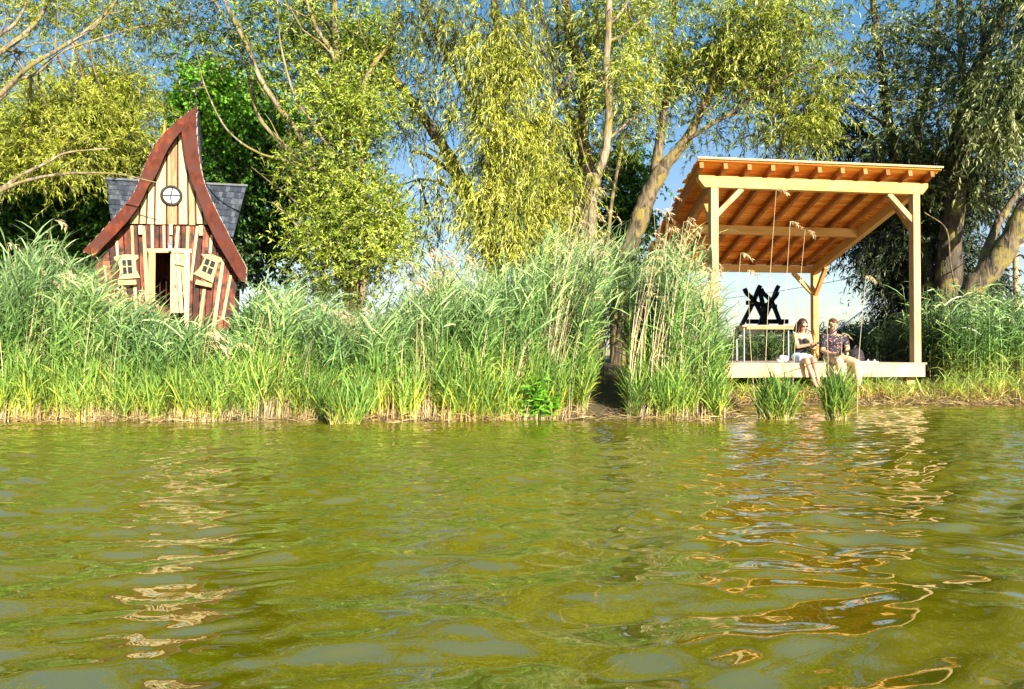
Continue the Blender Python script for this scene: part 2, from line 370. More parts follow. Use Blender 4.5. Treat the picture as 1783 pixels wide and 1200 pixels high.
class Tree:
    def __init__(s, name, label, base, leaf, bark, cat='tree', group=None):
        s.root = empty(name, tuple(base), label, cat, group); s.bark = bark; s.leaf = leaf
        s.tr = MB(); s.lf = MB(); s.limbs = []
    def limb(s, pts, r0, r1, sides=9, forks=0):
        p = smooth_pts([P(*q) for q in pts], 6); n = len(p)
        amp = min(.05, r0 * .35); p = p + np.cumsum(rng.normal(0, amp * .25, p.shape), 0) * np.linspace(0, 1, n)[:, None] * .6
        r = np.linspace(r0, r1, n) * (1 + .06 * rng.normal(size=n)); tube(s.tr, p, r, sides, wob=.07); s.limbs.append((p, r))
        for _ in range(forks):
            i = rng.integers(n // 3, n - 1); t = norm(p[min(i + 1, n - 1)] - p[i]); d = norm(t + rng.normal(0, .55, 3) + UP * .1)
            L = rng.uniform(.8, 2.2); q = [p[i]]
            for k in range(5): d = norm(d + rng.normal(0, .18, 3) + UP * .03); q.append(q[-1] + d * L / 5)
            rr = min(r[i] * .45, .035); tube(s.tr, smooth_pts(q, 2), np.linspace(rr, .006, 11), 5)
            s.limbs.append((np.array(q), np.full(6, rr)))
    def blob(s, cx, cy, rx, ry, Y, dy, n, droop=.5, ll=.13, lw=.024, nl=16, tone=.5, Ls=.6, clumps=None, out=.5, spread=.8, link=True, down=.35):
        """leafy mass, photo-pixel extents at depth Y"""
        c = P(cx, cy, Y); sx = rx / F * Y; sz = ry / F * Y; K = clumps or max(5, int(sx * sz * 6))
        u = rng.normal(size=(K, 3)); u = norm(u) * rng.uniform(.15, 1, (K, 1)) ** .5; cc = c + u * np.array([sx, dy, sz])
        ct = np.clip(tone + rng.normal(0, .12, K), 0, 1)
        idx = rng.integers(0, K, n); cs = min(.42, .25 + .1 * sx)
        st = cc[idx] + rng.normal(size=(n, 3)) * cs * np.array([1, 1, .9])
        d = norm(norm(st - cc[idx]) * out + rng.normal(size=(n, 3)) * .45 + UP * (.25 if droop < .8 else -.1))
        L = Ls * rng.uniform(.5, 1.4, n); dr = droop * rng.uniform(.6, 1.4, n)
        strands(s.lf, s.tr, st, d, L, dr, nl, ll, lw, ct[idx] + rng.normal(0, .06, n), spread, down)
        if link and s.limbs:
            allp = np.concatenate([p for p, r in s.limbs])
            for q in cc[:: max(1, K // 14)]:
                a = allp[np.argmin(((allp - q) ** 2).sum(1))]; L = np.linalg.norm(q - a)
                if L > 4.5: continue
                m1 = (a + q) / 2 + np.array([0, 0, .12 * L]) + rng.normal(0, .08 * L, 3)
                tube(s.tr, smooth_pts([a, m1, q], 5), np.linspace(.012 + .007 * L, .006, 11), 5)
    def done(s):
        s.tr.build('trunk', s.bark, s.root, smooth=True); s.lf.build('crown', s.leaf, s.root); return s.root
def gb(px, Y): x = X(px, Y); return (x, Y, float(ground(x, Y)) - .05)
def gpt(px, Y):
    x = X(px, Y); z = float(ground(x, Y)) - .1; return (px, 619 - (z - CAMH) / Y * F, Y)

# left willow, trunk beyond the frame
t = Tree('willow_tree', 'golden willow whose pale limbs reach in from the left edge above the crooked hut', gb(-260, 14.5), M['leaf_left'], M['bark_pale'])
t.limb([gpt(-260, 14.5), (-240, 450, 14.5), (-180, 330, 14.5), (-110, 250, 14.5)], .26, .2)
t.limb([(-110, 250, 14.5), (-50, 200, 14.5), (0, 165, 14.5), (50, 118, 16.2), (100, 88, 17), (150, 55, 17.6), (200, 8, 18), (230, -60, 18.2)], .065, .025, forks=4)
t.limb([(-110, 250, 14.5), (-50, 195, 14.7), (0, 172, 15.6), (30, 140, 16.2), (60, 130, 16.6), (110, 90, 17.2), (180, 65, 17.8), (250, 45, 18.3), (330, 40, 18.6)], .05, .012, forks=5)
t.limb([(-110, 250, 14.5), (-40, 130, 16), (0, 92, 16.8), (40, 62, 17.3), (75, 25, 17.8), (100, -40, 18.2)], .08, .03, forks=4)
t.limb([(-110, 250, 14.5), (-60, 110, 16), (0, 60, 17), (30, 35, 17.5), (55, -20, 18)], .06, .03, forks=2)
t.limb([(-180, 330, 14.5), (-60, 360, 14.8), (0, 330, 15), (40, 303, 15), (85, 282, 15), (115, 266, 15.2), (190, 258, 15.5)], .06, .012)
t.limb([(-180, 330, 14.5), (-60, 370, 14.6), (0, 334, 14.8), (50, 314, 14.8), (120, 303, 15), (200, 303, 15.2), (272, 318, 15.4)], .05, .012)
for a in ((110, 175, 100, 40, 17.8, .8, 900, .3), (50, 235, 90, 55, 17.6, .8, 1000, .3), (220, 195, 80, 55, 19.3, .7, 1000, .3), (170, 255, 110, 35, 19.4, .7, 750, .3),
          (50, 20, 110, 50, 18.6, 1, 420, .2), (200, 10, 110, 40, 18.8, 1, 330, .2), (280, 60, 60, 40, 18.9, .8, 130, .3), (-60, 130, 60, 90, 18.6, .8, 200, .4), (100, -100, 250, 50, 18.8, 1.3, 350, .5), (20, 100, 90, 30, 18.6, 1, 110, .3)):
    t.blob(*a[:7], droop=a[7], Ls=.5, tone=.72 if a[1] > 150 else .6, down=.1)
t.done()
# broadleaf trees behind the hut
t = Tree('broadleaf_tree', 'bright green leafy tree rising right behind the pointed roof of the hut', gb(405, 23), M['leaf_green'], M['bark_dark'])
t.limb([gpt(405, 23), (405, 430, 23), (400, 300, 23), (395, 180, 23)], .22, .06)
for a in ((385, 175, 60, 60, 22.5, 1.2, 800, .75), (440, 235, 75, 80, 22.5, 1.2, 900, .6), (400, 320, 80, 80, 22.5, 1.2, 900, .45), (470, 350, 60, 80, 23, 1, 700, .3), (420, 440, 90, 60, 23, 1, 900, .2), (345, 190, 40, 50, 23, 1, 400, .7)):
    t.blob(*a[:7], droop=.3, ll=.16, lw=.085, nl=12, Ls=.45, tone=a[7], down=.1)
t.done()
t = Tree('broadleaf_tree', 'dark green broadleaf tree low behind the slate roof on the left of the hut', gb(110, 22), M['leaf_green'], M['bark_dark'])
t.limb([gpt(110, 22), (110, 420, 22), (115, 330, 22)], .2, .08); t.limb([(110, 420, 22), (60, 380, 22), (20, 330, 22)], .1, .04); t.limb([(110, 420, 22), (170, 370, 22), (210, 300, 22)], .1, .04)
for a in ((60, 330, 80, 45, 21.5, 1, 700, .4), (150, 355, 80, 60, 21.5, 1, 800, .45), (30, 400, 60, 40, 22, 1, 500, .35), (230, 300, 60, 80, 22.5, 1, 800, .4), (240, 420, 90, 60, 22, 1, 700, .3), (110, 440, 100, 35, 22, 1, 600, .3), (-60, 350, 80, 80, 22, 1, 500, .4)):
    t.blob(*a[:7], droop=.3, ll=.16, lw=.085, nl=12, Ls=.45, tone=a[7], down=.1)
t.done()
# many-stemmed willow right of the hut
t = Tree('willow_tree', 'many stemmed willow with a leafy green gold base just right of the crooked hut', gb(615, 17.5), M['leaf_fresh'], M['bark_pale'])
B = gpt(615, 17.5)
t.limb([B, (605, 500, 17.5), (580, 390, 17.4), (545, 285, 17.3), (520, 235, 17.2), (460, 150, 17), (430, 80, 17), (395, 10, 16.8), (360, -80, 16.6)], .11, .035, forks=3)
t.limb([B, (600, 500, 17.6), (540, 350, 17.7), (510, 270, 17.7), (450, 200, 17.8), (425, 100, 17.9), (375, 0, 18)], .09, .03, forks=3)
t.limb([B, (618, 480, 17.4), (612, 350, 17.3), (600, 200, 17.3), (590, 130, 17.3), (585, 60, 17.3), (582, -100, 17.3)], .12, .06, forks=4)
t.limb([(605, 220, 17.3), (590, 130, 17.2), (575, 85, 17.1), (552, 50, 17), (535, 0, 17), (520, -60, 17)], .06, .035, forks=2)
t.limb([B, (640, 420, 17.2), (625, 240, 17.2), (640, 130, 17.3), (680, 70, 17.4), (700, -40, 17.6)], .09, .03, forks=4)
t.limb([(582, 275, 16.8), (545, 215, 16.7), (517, 177, 16.7), (495, 110, 16.6), (484, 47, 16.6), (482, -30, 16.6)], .035, .014)
t.limb([(560, 300, 16.9), (506, 281, 16.8), (450, 266, 16.6), (394, 225, 16.4), (356, 150, 16.2), (341, 94, 16)], .038, .01, sides=6)
t.limb([(570, 420, 16.9), (525, 400, 16.8), (500, 375, 16.8), (474, 352, 16.7)], .03, .015)
t.limb([(560, 390, 17), (525, 360, 17), (487, 327, 17)], .03, .02)
for a in ((570, 420, 60, 70, 17.2, .8, 900, .45), (620, 330, 60, 90, 17.1, .8, 1000, .6), (650, 430, 50, 70, 17.2, .7, 600, .7), (560, 300, 45, 90, 17.3, .7, 650, .5), (630, 210, 60, 80, 17.2, .9, 850, .65),
          (560, 160, 60, 90, 17.5, .9, 650, .45), (650, 90, 60, 70, 17.5, 1, 600, .55), (500, 90, 70, 80, 17.6, 1, 420, .4), (420, 60, 60, 70, 17.5, 1, 380, .35), (350, 40, 60, 60, 17.5, 1, 260, .25), (560, 20, 90, 50, 17.5, 1, 600, .5), (500, -90, 190, 60, 17.5, 1.3, 900, .5), (580, 490, 70, 40, 17.2, .6, 450, .35)):
    t.blob(*a[:2], a[2] * .85, *a[3:5], a[5] * .8, int((.5 if a[1] < -50 else 1) * a[6] * (.66 if a[1] > 260 else .85 if 540 < a[0] else .55)), droop=.15, Ls=.45, tone=a[7], ll=.11, lw=.03, down=.0, spread=.9)
t.done()
# weeping willow
t = Tree('weeping_willow', 'weeping willow with yellow green curtains of leaves hanging to the reeds', gb(868, 18), M['leaf_yellow'], M['bark_dark'])
B = gpt(868, 18)
t.limb([B, (862, 480, 18), (845, 400, 18), (800, 310, 18), (773, 252, 18), (727, 187, 18), (685, 126, 18), (640, 60, 18)], .24, .07, forks=3)
t.limb([(800, 310, 18), (745, 270, 18), (715, 262, 18.2)], .07, .03); t.limb([(830, 360, 18), (770, 320, 18), (730, 310, 18.2)], .05, .02)
t.limb([(845, 400, 18), (860, 250, 17.6), (870, 120, 17.5), (850, -80, 17.5)], .15, .06, forks=4)
t.limb([(845, 400, 18), (890, 280, 17.4), (950, 190, 17), (1000, 120, 17)], .1, .04, forks=4)
t.limb([(860, 250, 17.6), (790, 120, 17.4), (740, 20, 17.4), (720, -60, 17.4)], .08, .03, forks=3)
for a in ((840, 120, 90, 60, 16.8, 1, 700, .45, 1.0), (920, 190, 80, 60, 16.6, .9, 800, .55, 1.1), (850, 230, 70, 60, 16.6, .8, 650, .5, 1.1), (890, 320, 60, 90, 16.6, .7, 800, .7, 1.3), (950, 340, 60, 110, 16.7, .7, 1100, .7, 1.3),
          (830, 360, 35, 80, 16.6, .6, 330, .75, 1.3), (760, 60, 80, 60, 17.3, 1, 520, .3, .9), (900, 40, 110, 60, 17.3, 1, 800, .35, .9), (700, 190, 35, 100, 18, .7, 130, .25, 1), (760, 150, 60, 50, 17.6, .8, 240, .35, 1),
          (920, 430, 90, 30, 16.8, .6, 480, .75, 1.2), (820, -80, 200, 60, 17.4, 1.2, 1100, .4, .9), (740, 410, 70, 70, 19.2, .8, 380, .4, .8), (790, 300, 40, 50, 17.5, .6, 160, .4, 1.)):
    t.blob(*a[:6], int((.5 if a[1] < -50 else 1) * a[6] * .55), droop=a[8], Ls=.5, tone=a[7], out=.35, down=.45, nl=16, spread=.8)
t.done()
# group in the middle: pale stem, dark stem
t = Tree('willow_tree', 'willow with one tall pale slightly twisted trunk standing behind the highest reeds', gb(1030, 16.2), M['leaf_willow'], M['bark_pale'])
t.limb([gpt(1030, 16.2), (1032, 372, 16.2), (1038, 312, 16.2), (1054, 260, 16.2), (1058, 180, 16.2), (1052, 120, 16.2), (1056, 48, 16.2), (1060, -100, 16.2)], .115, .065, forks=3)
t.limb([(1056, 245, 16.2), (1100, 208, 16.4), (1140, 176, 16.6), (1180, 170, 16.8)], .035, .012); t.limb([(1056, 50, 16.2), (1088, 12, 16.3), (1110, -40, 16.4)], .04, .025)
t.limb([(1040, 330, 16.2), (1020, 280, 16), (1010, 240, 15.9)], .02, .01)
for a in ((1090, 120, 70, 70, 17, .9, 500, .6), (1060, 20, 100, 50, 17, 1, 600, .6), (1110, -80, 120, 50, 17, 1, 700, .5), (1090, 210, 60, 30, 17, .7, 160, .4)):
    t.blob(*a[:6], int((.5 if a[1] < -50 else 1) * a[6] * .7), droop=.45, tone=a[7], Ls=.45, down=.2)
t.done()
t = Tree('willow_tree', 'dark trunked willow close behind the tall pale trunk', gb(1016, 18.5), M['leaf_willow'], M['bark_mid'])
t.limb([gpt(1016, 18.5), (1020, 312, 18.5), (1014, 240, 18.5), (1020, 180, 18.5), (1016, 120, 18.5), (1000, 80, 18.5), (988, 0, 18.5), (980, -90, 18.5)], .2, .08, forks=4)
t.limb([(1014, 240, 18.5), (985, 180, 18.3), (960, 92, 18.1), (944, 44, 18), (934, -20, 18)], .06, .03, forks=2)
t.limb([(1018, 200, 18.5), (1040, 90, 18.5), (1035, -40, 18.5)], .07, .04)
t.limb([gpt(1000, 18.8), (990, 350, 18.8), (996, 230, 18.8), (975, 130, 18.8), (968, -40, 18.8)], .055, .03)
t.limb([gpt(1045, 18.6), (1062, 380, 18.6), (1085, 240, 18.6), (1092, 120, 18.6), (1105, -40, 18.6)], .05, .03)
for a in ((1000, 60, 60, 70, 19, 1, 450, .4), (1020, 200, 40, 60, 19.3, .8, 260, .25), (1000, 330, 30, 80, 19.3, .6, 350, .2), (960, -60, 100, 60, 18.6, 1, 500, .4)):
    t.blob(*a[:6], int((.5 if a[1] < -50 else 1) * a[6] * .7), droop=.4, tone=a[7], down=.2)
t.done()
# leaning willow over the shelter
t = Tree('leaning_willow', 'rough barked willow leaning right with fanned branches above the timber shelter', gb(1078, 18.5), M['leaf_willow'], M['bark_mid'])
t.limb([gpt(1078, 18.5), (1088, 460, 18.5), (1105, 400, 18.5), (1126, 340, 18.5), (1148, 295, 18.5)], .27, .2, 12)
t.limb([(1140, 305, 18.5), (1146, 262, 18.5), (1154, 210, 18.5), (1163, 150, 18.5), (1172, 60, 18.5), (1180, -90, 18.5)], .14, .05, 10, forks=5)
t.limb([(1142, 305, 18.5), (1165, 280, 18.4), (1195, 245, 18.3), (1222, 192, 18.2), (1245, 150, 18.1), (1268, 118, 18), (1300, 95, 17.9), (1350, 60, 17.8)], .16, .03, 10, forks=5)
t.limb([(1190, 250, 18.3), (1225, 225, 18), (1280, 192, 17.8), (1332, 152, 17.5), (1392, 124, 17.2), (1468, 108, 17)], .06, .012, 7, forks=4)
t.limb([(1230, 178, 18.1), (1248, 112, 18), (1284, 72, 17.9), (1324, 32, 17.8), (1380, -40, 17.6)], .07, .03, 7, forks=4)
t.limb([(1158, 180, 18.4), (1188, 124, 18.5), (1232, 88, 18.6), (1260, 52, 18.8), (1310, 0, 19)], .06, .03, 7, forks=4)
t.limb([(1150, 240, 18.2), (1140, 180, 18.1), (1132, 80, 18), (1130, -60, 18)], .035, .02, 6, forks=2)
t.limb([(1215, 205, 18), (1300, 150, 17.8), (1380, 110, 17.6), (1450, 112, 17.4)], .03, .01, 6, forks=2)
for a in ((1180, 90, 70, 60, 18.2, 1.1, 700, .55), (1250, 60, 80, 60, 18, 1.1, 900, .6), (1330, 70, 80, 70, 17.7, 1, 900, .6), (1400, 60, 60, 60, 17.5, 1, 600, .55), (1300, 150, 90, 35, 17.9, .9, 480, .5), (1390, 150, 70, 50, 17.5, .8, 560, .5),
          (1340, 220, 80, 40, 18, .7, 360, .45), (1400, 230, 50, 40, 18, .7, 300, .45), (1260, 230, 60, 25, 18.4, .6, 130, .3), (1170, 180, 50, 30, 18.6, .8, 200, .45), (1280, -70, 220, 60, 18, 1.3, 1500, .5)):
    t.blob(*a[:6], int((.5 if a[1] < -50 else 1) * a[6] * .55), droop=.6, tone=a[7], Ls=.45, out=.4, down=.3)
t.done()
t = Tree('leafy_tree', 'dark green tree seen in the gap between the pale trunk and the leaning willow', gb(1080, 24), M['leaf_green'], M['bark_dark'])
t.limb([gpt(1080, 24), (1080, 400, 24), (1075, 280, 24)], .18, .05)
for a in ((1085, 300, 35, 50, 24, 1, 420, .4), (1090, 380, 35, 70, 24, 1, 550, .3), (980, 400, 60, 90, 24, 1, 600, .2), (1060, 450, 60, 50, 24, 1, 500, .25)):
    t.blob(*a[:7], droop=.3, ll=.14, lw=.07, nl=12, tone=a[7], Ls=.4, down=.1)
t.done()
# right side trees
t = Tree('silver_willow', 'big silver green willow with several upright stems behind the right corner of the shelter', gb(1650, 19.5), M['leaf_grey'], M['bark_dark'])
B = gpt(1650, 19.5)
t.limb([B, (1652, 450, 19.5), (1664, 330, 19.3), (1674, 228, 19.2), (1686, 156, 19), (1710, 108, 18.8), (1734, 48, 18.6), (1775, -60, 18.4)], .32, .1, 11, forks=5)
t.limb([(1664, 330, 19.3), (1674, 240, 19.6), (1674, 120, 19.8), (1671, -80, 20)], .15, .07, forks=3)
t.limb([(1670, 300, 19.3), (1704, 198, 19.3), (1712, 110, 19.3), (1712, -60, 19.3)], .14, .06, forks=3)
t.limb([B, (1610, 460, 20), (1580, 350, 20), (1560, 288, 20), (1542, 180, 20), (1524, 60, 20), (1512, -80, 20)], .2, .07, forks=5)
t.limb([(1570, 310, 20), (1600, 200, 20), (1625, 100, 20), (1640, -60, 20)], .1, .05, forks=4)
t.limb([(1548, 220, 20), (1500, 190, 19.5), (1455, 160, 19)], .05, .015)
t.limb([(1575, 350, 20), (1520, 255, 19.7), (1460, 240, 19.4), (1430, 225, 19.2)], .05, .02)
for a in ((1520, 90, 70, 70, 19.2, 1, 520, .5), (1600, 60, 80, 70, 19, 1, 650, .5), (1600, 180, 80, 60, 18.8, .9, 750, .55), (1570, 240, 70, 50, 19, .9, 450, .45), (1740, 90, 80, 80, 18.8, 1, 650, .5), (1760, 220, 50, 70, 18.3, .8, 600, .6), (1620, 280, 80, 50, 19, .8, 700, .35),
          (1690, 310, 70, 60, 19.2, .8, 500, .35), (1630, -80, 200, 60, 19.3, 1.3, 1300, .5), (1800, 260, 60, 60, 18.8, 1, 300, .4)):
    t.blob(*a[:6], int((.5 if a[1] < -50 else 1) * a[6] * .46), droop=.5, tone=a[7], Ls=.45, ll=.12, lw=.032, down=.2)
t.done()
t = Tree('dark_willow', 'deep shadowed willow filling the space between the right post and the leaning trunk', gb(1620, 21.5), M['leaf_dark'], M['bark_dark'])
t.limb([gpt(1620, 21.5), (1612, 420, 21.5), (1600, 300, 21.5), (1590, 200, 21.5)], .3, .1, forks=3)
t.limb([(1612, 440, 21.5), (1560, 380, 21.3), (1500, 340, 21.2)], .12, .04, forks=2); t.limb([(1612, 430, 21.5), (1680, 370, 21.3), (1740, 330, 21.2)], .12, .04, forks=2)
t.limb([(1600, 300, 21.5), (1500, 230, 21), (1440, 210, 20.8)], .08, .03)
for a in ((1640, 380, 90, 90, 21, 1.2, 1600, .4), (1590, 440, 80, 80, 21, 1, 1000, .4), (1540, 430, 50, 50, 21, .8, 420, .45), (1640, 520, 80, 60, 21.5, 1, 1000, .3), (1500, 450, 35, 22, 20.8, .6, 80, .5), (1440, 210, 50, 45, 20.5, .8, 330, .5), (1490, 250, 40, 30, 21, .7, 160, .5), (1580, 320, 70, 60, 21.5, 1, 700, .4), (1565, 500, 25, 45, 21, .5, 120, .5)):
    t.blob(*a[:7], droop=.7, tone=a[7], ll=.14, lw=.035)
t.done()
t = Tree('leaning_willow', 'thick sunlit bark trunk leaning out of frame at the far right above the reeds', gb(1668, 17.6), M['leaf_grey'], M['bark_mid'])
t.limb([gpt(1668, 17.6), (1690, 515, 17.6), (1716, 480, 17.5), (1752, 432, 17.3), (1788, 365, 17.1), (1850, 250, 16.9), (1930, 60, 16.7)], .30, .2, 12, forks=2)
t.limb([(1700, 505, 17.5), (1720, 430, 17.9), (1750, 370, 18.2), (1800, 300, 18.4)], .12, .07, forks=2)
t.limb([(1668, 520, 17.5), (1655, 460, 17.2), (1648, 400, 17), (1610, 370, 16.9)], .022, .012, 6)
for a in ((1770, 210, 50, 50, 16.8, .6, 260, .65), (1800, 120, 80, 120, 16.8, .8, 600, .5), (1860, -20, 120, 100, 16.8, 1, 700, .5)):
    t.blob(*a[:7], droop=.9, tone=a[7], ll=.15, lw=.035)
t.done()

# ------------------------------------------------------------------ reeds
def reeds(mb, base, h, lean, nleaf, ll, lw, tone, lstart=.25, wind=.6, stem_r=.005, elev=.75, sag=.75, hs=1.0, plume=None):
    N = len(base)
    t = np.linspace(0, 1, 5)[None, :, None]; up = UP[None, None] * h[:, None, None]
    sp = base[:, None] + up * t + lean[:, None] * h[:, None, None] * t ** 2.2
    r = stem_r * np.array([1, .9, .8, .6, .3])[None, :, None]; a = rng.uniform(0, 6.28, N)
    V = []
    for k in range(3):
        an = a + k * 2.094; V.append(sp + np.stack([np.cos(an), np.sin(an), 0 * an], -1)[:, None] * r)
    V = np.stack(V, 2)  # N,5,3,3
    b0 = np.arange(N)[:, None, None, None] * 15; i = np.arange(4)[None, :, None, None] * 3; q = np.array([[0, 1, 4, 3], [1, 2, 5, 4], [2, 0, 3, 5]])[None, None]
    Fq = (b0 + i + q).reshape(-1, 4)
    hh = np.broadcast_to(np.linspace(0, 1, 5)[None, :, None], (N, 5, 3)) * hs
    mb.add(V.reshape(-1, 3), Fq, np.repeat(tone, 15), hh.reshape(-1))
    if nleaf:
        k = (np.arange(nleaf)[None] + rng.uniform(0, 1, (N, nleaf))) / nleaf; tl = lstart + (1 - lstart) * k
        p0 = base[:, None] + UP * (h[:, None] * tl)[..., None] + lean[:, None] * (h[:, None] * tl ** 2.2)[..., None]
        az = rng.uniform(0, 6.28, (N, nleaf)); dh = np.stack([np.cos(az) + wind, np.sin(az) * .8, 0 * az], -1); dh = norm(dh)
        el = elev * rng.uniform(.6, 1.5, (N, nleaf)); L = ll * rng.uniform(.55, 1.25, (N, nleaf)) * (1 - .25 * np.abs(tl - .7))
        sg = sag * rng.uniform(.4, 1.4, (N, nleaf)); side = norm(np.cross(dh, UP) + rng.normal(0, .45, dh.shape)); P4 = []
        for s, w in ((0, .45), (.35, 1), (.72, .7), (1, .04)):
            c = p0 + dh * (L * s * .85)[..., None] + UP * (L * (el * s - sg * s * s))[..., None]
            P4 += [c - side * lw * w / 2, c + side * lw * w / 2]
        V = np.stack(P4, 2).reshape(-1, 3); m = N * nleaf
        Fq = (np.arange(m)[:, None, None] * 8 + np.array([[0, 1, 3, 2], [2, 3, 5, 4], [4, 5, 7, 6]])[None]).reshape(-1, 4)
        rr = np.clip(tone[:, None] + rng.normal(0, .16, (N, nleaf)), 0, 1)
        mb.add(V, Fq, np.repeat(rr.reshape(-1), 8), np.repeat((tl * hs).reshape(-1), 8))
    top = sp[:, -1]
    if plume:
        n, L0, wdt = plume; d0 = norm(np.stack([np.full(N, .8), rng.normal(0, .25, N), np.full(N, .35)], -1))
        u = rng.uniform(0, 1, (N, n)); ax = top[:, None] + d0[:, None] * (L0 * u)[..., None] - UP * (L0 * .8 * u * u)[..., None]
        dd = norm(d0[:, None] * .6 - UP * (.5 + .6 * u)[..., None] + rng.normal(0, .35, (N, n, 3)))
        leaves(mb, ax.reshape(-1, 3), dd.reshape(-1, 3), L0 * .45, wdt, np.clip(rng.normal(.6, .2, N * n), 0, 1))
def top_y(px):   # silhouette of the reed bed in the photo
    xs_ = [-200, 0, 60, 110, 160, 200, 240, 300, 360, 395, 430, 470, 520, 580, 640, 700, 750, 800, 880, 940, 980, 1060, 1100, 1150, 1200, 1240, 1270, 1300, 1310]
    ys_ = [440, 440, 430, 430, 455, 495, 545, 560, 575, 560, 495, 500, 520, 520, 545, 520, 465, 455, 450, 410, 380, 375, 398, 425, 455, 505, 545, 585, 610]
    return np.interp(px, xs_, ys_)
def pix(x, y): return W0 / 2 + x / y * F
def bed(mb, n, d0, d1, pxr, hf, tone=.5, ln=1.0, cl=True, **kw):
    K = max(20, n // 9); ci = rng.integers(0, K, n * 2); cx_ = rng.uniform(-10.5, 5.5, K); cd_ = rng.uniform(d0, d1, K)
    x = cx_[ci] + rng.normal(0, .085, n * 2); d = np.clip(cd_[ci] + rng.normal(0, .07, n * 2), d0 - .05, d1); y = np.clip(10.35 + .045 * (x + 7), 10, 11) + .12 * np.sin(x * 1.7) + d
    if not cl:
        x = rng.uniform(-10.5, 5.5, n * 2)
        y = np.clip(10.35 + .045 * (x + 7), 10, 11) + .12 * np.sin(x * 1.7) + d
    px = pix(x, y); ok = (px > pxr[0]) & (px < pxr[1]); ok &= ~((px > 1018 + 6 * np.sin(d * 4)) & (px < 1090) & (d < 2.5))
    x, y, px, d = x[ok][:n], y[ok][:n], px[ok][:n], d[ok][:n]
    z = np.maximum(ground(x, y), -.12) - .02; ht = np.maximum((619 - top_y(px)) / F * y + CAMH - z, .5)
    h = hf(px, d, ht); h = h * (.93 + .16 * np.sin(px * .045) * np.sin(px * .017 + 1)) * (.94 + .12 * np.sin(px * .13 + 2 * d))
    clump = .5 + .5 * np.sin(x * 2.9 + 1.3 * np.sin(y * 3)); lean = np.stack([.10 + .10 * ln * rng.normal(size=len(x)) + .06 * np.sin(x * 1.3), .07 * ln * rng.normal(size=len(x)), 0 * x], -1)
    tn = np.clip(tone + rng.normal(0, .18, len(x)) + .12 * (clump - .5), 0, 1)
    reeds(mb, np.stack([x, y, z], -1), h, lean, tone=tn, **kw)
mb = MB()
bed(mb, 4000, .2, 3.0, (-250, 1238), lambda px, d, ht: ht * rng.uniform(.72, 1.0, len(px)), nleaf=12, ll=.42, lw=.025, lstart=.3, wind=.6, sag=.42, elev=.85, tone=.5)
tag(mb.build('reed_bed', M['reed']), 'tall blue green reed bed bending in the wind along the shore', 'reeds', kind='stuff')
mb = MB()
bed(mb, 3900, -.05, .8, (-250, 1258), lambda px, d, ht: np.minimum(rng.uniform(.25, .72, len(px)) * (1 + .5 * d) * (1 + .35 * np.sin(px * .031) * np.sin(px * .011 + 2)), ht * .7), nleaf=8, ll=.30, lw=.015, lstart=.34, wind=.2, elev=1.5, sag=.7, stem_r=.0045, tone=.5)
tag(mb.build('young_reeds', M['reedyoung']), 'low yellow green young reeds with straw coloured feet at the water edge', 'reeds', kind='stuff')
mb = MB()
bed(mb, 3600, -.10, .5, (-250, 1262), lambda px, d, ht: rng.uniform(.05, .36, len(px)) * (1 + .4 * np.sin(px * .05) * np.sin(px * .021)), nleaf=0, ll=.2, lw=.01, stem_r=.006, tone=.6)
bed(mb, 330, .3, 2.2, (940, 1225), lambda px, d, ht: ht * rng.uniform(.95, 1.2, len(px)), ln=.5, cl=False, nleaf=1, ll=.3, lw=.012, wind=1, stem_r=.0065, tone=.7, plume=(12, .17, .014))
bed(mb, 170, .02, .5, (950, 1225), lambda px, d, ht: ht * rng.uniform(.7, 1.16, len(px)), ln=.5, cl=False, nleaf=1, ll=.3, lw=.012, wind=1, stem_r=.0065, tone=.85, plume=(10, .15, .013))
bed(mb, 220, .0, .5, (0, 1235), lambda px, d, ht: ht * rng.uniform(.35, .8, len(px)), ln=.6, cl=False, nleaf=1, ll=.3, lw=.012, wind=1, stem_r=.005, tone=.7)
bed(mb, 90, .3, 2.4, (-100, 930), lambda px, d, ht: ht * rng.uniform(.9, 1.08, len(px)), nleaf=1, ll=.3, lw=.012, wind=1, stem_r=.006, tone=.6, plume=(14, .24, .02))
bed(mb, 90, .5, 2.2, (690, 930), lambda px, d, ht: ht * rng.uniform(.85, 1.15, len(px)), nleaf=1, ll=.3, lw=.012, wind=1, stem_r=.006, tone=.6, plume=(12, .2, .02))
tag(mb.build('dry_reed_stalks', M['straw']), 'dry straw coloured reed stubble and feathery old stalks among the green reeds', 'dry reeds', kind='stuff')

def patch(mb, n, x0, x1, y0, y1, h0, h1, z=None, tone=.5, lean=.08, **kw):
    x = rng.uniform(x0, x1, n); y = rng.uniform(y0, y1, n); zz = ground(x, y) - .02 if z is None else np.full(n, z)
    reeds(mb, np.stack([x, y, zz], -1), rng.uniform(h0, h1, n), np.stack([lean + .1 * rng.normal(size=n), .08 * rng.normal(size=n), 0 * x], -1), tone=np.clip(tone + rng.normal(0, .18, n), 0, 1), **kw)
mb = MB()   # right hand bank
patch(mb, 420, X(1655, 15.2), X(2000, 15.2), 14.7, 17.2, 1.3, 2.1, nleaf=12, ll=.5, lw=.032, lstart=.15, wind=.0, tone=.5, lean=.0)
tag(mb.build('reed_bed', M['reed']), 'green reeds on the bank right of the shelter under the leaning trunk', 'reeds', kind='stuff')
mb = MB()
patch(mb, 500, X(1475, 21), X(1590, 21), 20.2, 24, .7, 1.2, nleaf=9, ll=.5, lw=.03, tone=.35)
patch(mb, 1000, X(1585, 21), X(1950, 21), 20.2, 24, 1.0, 1.75, nleaf=9, ll=.5, lw=.03, tone=.4)
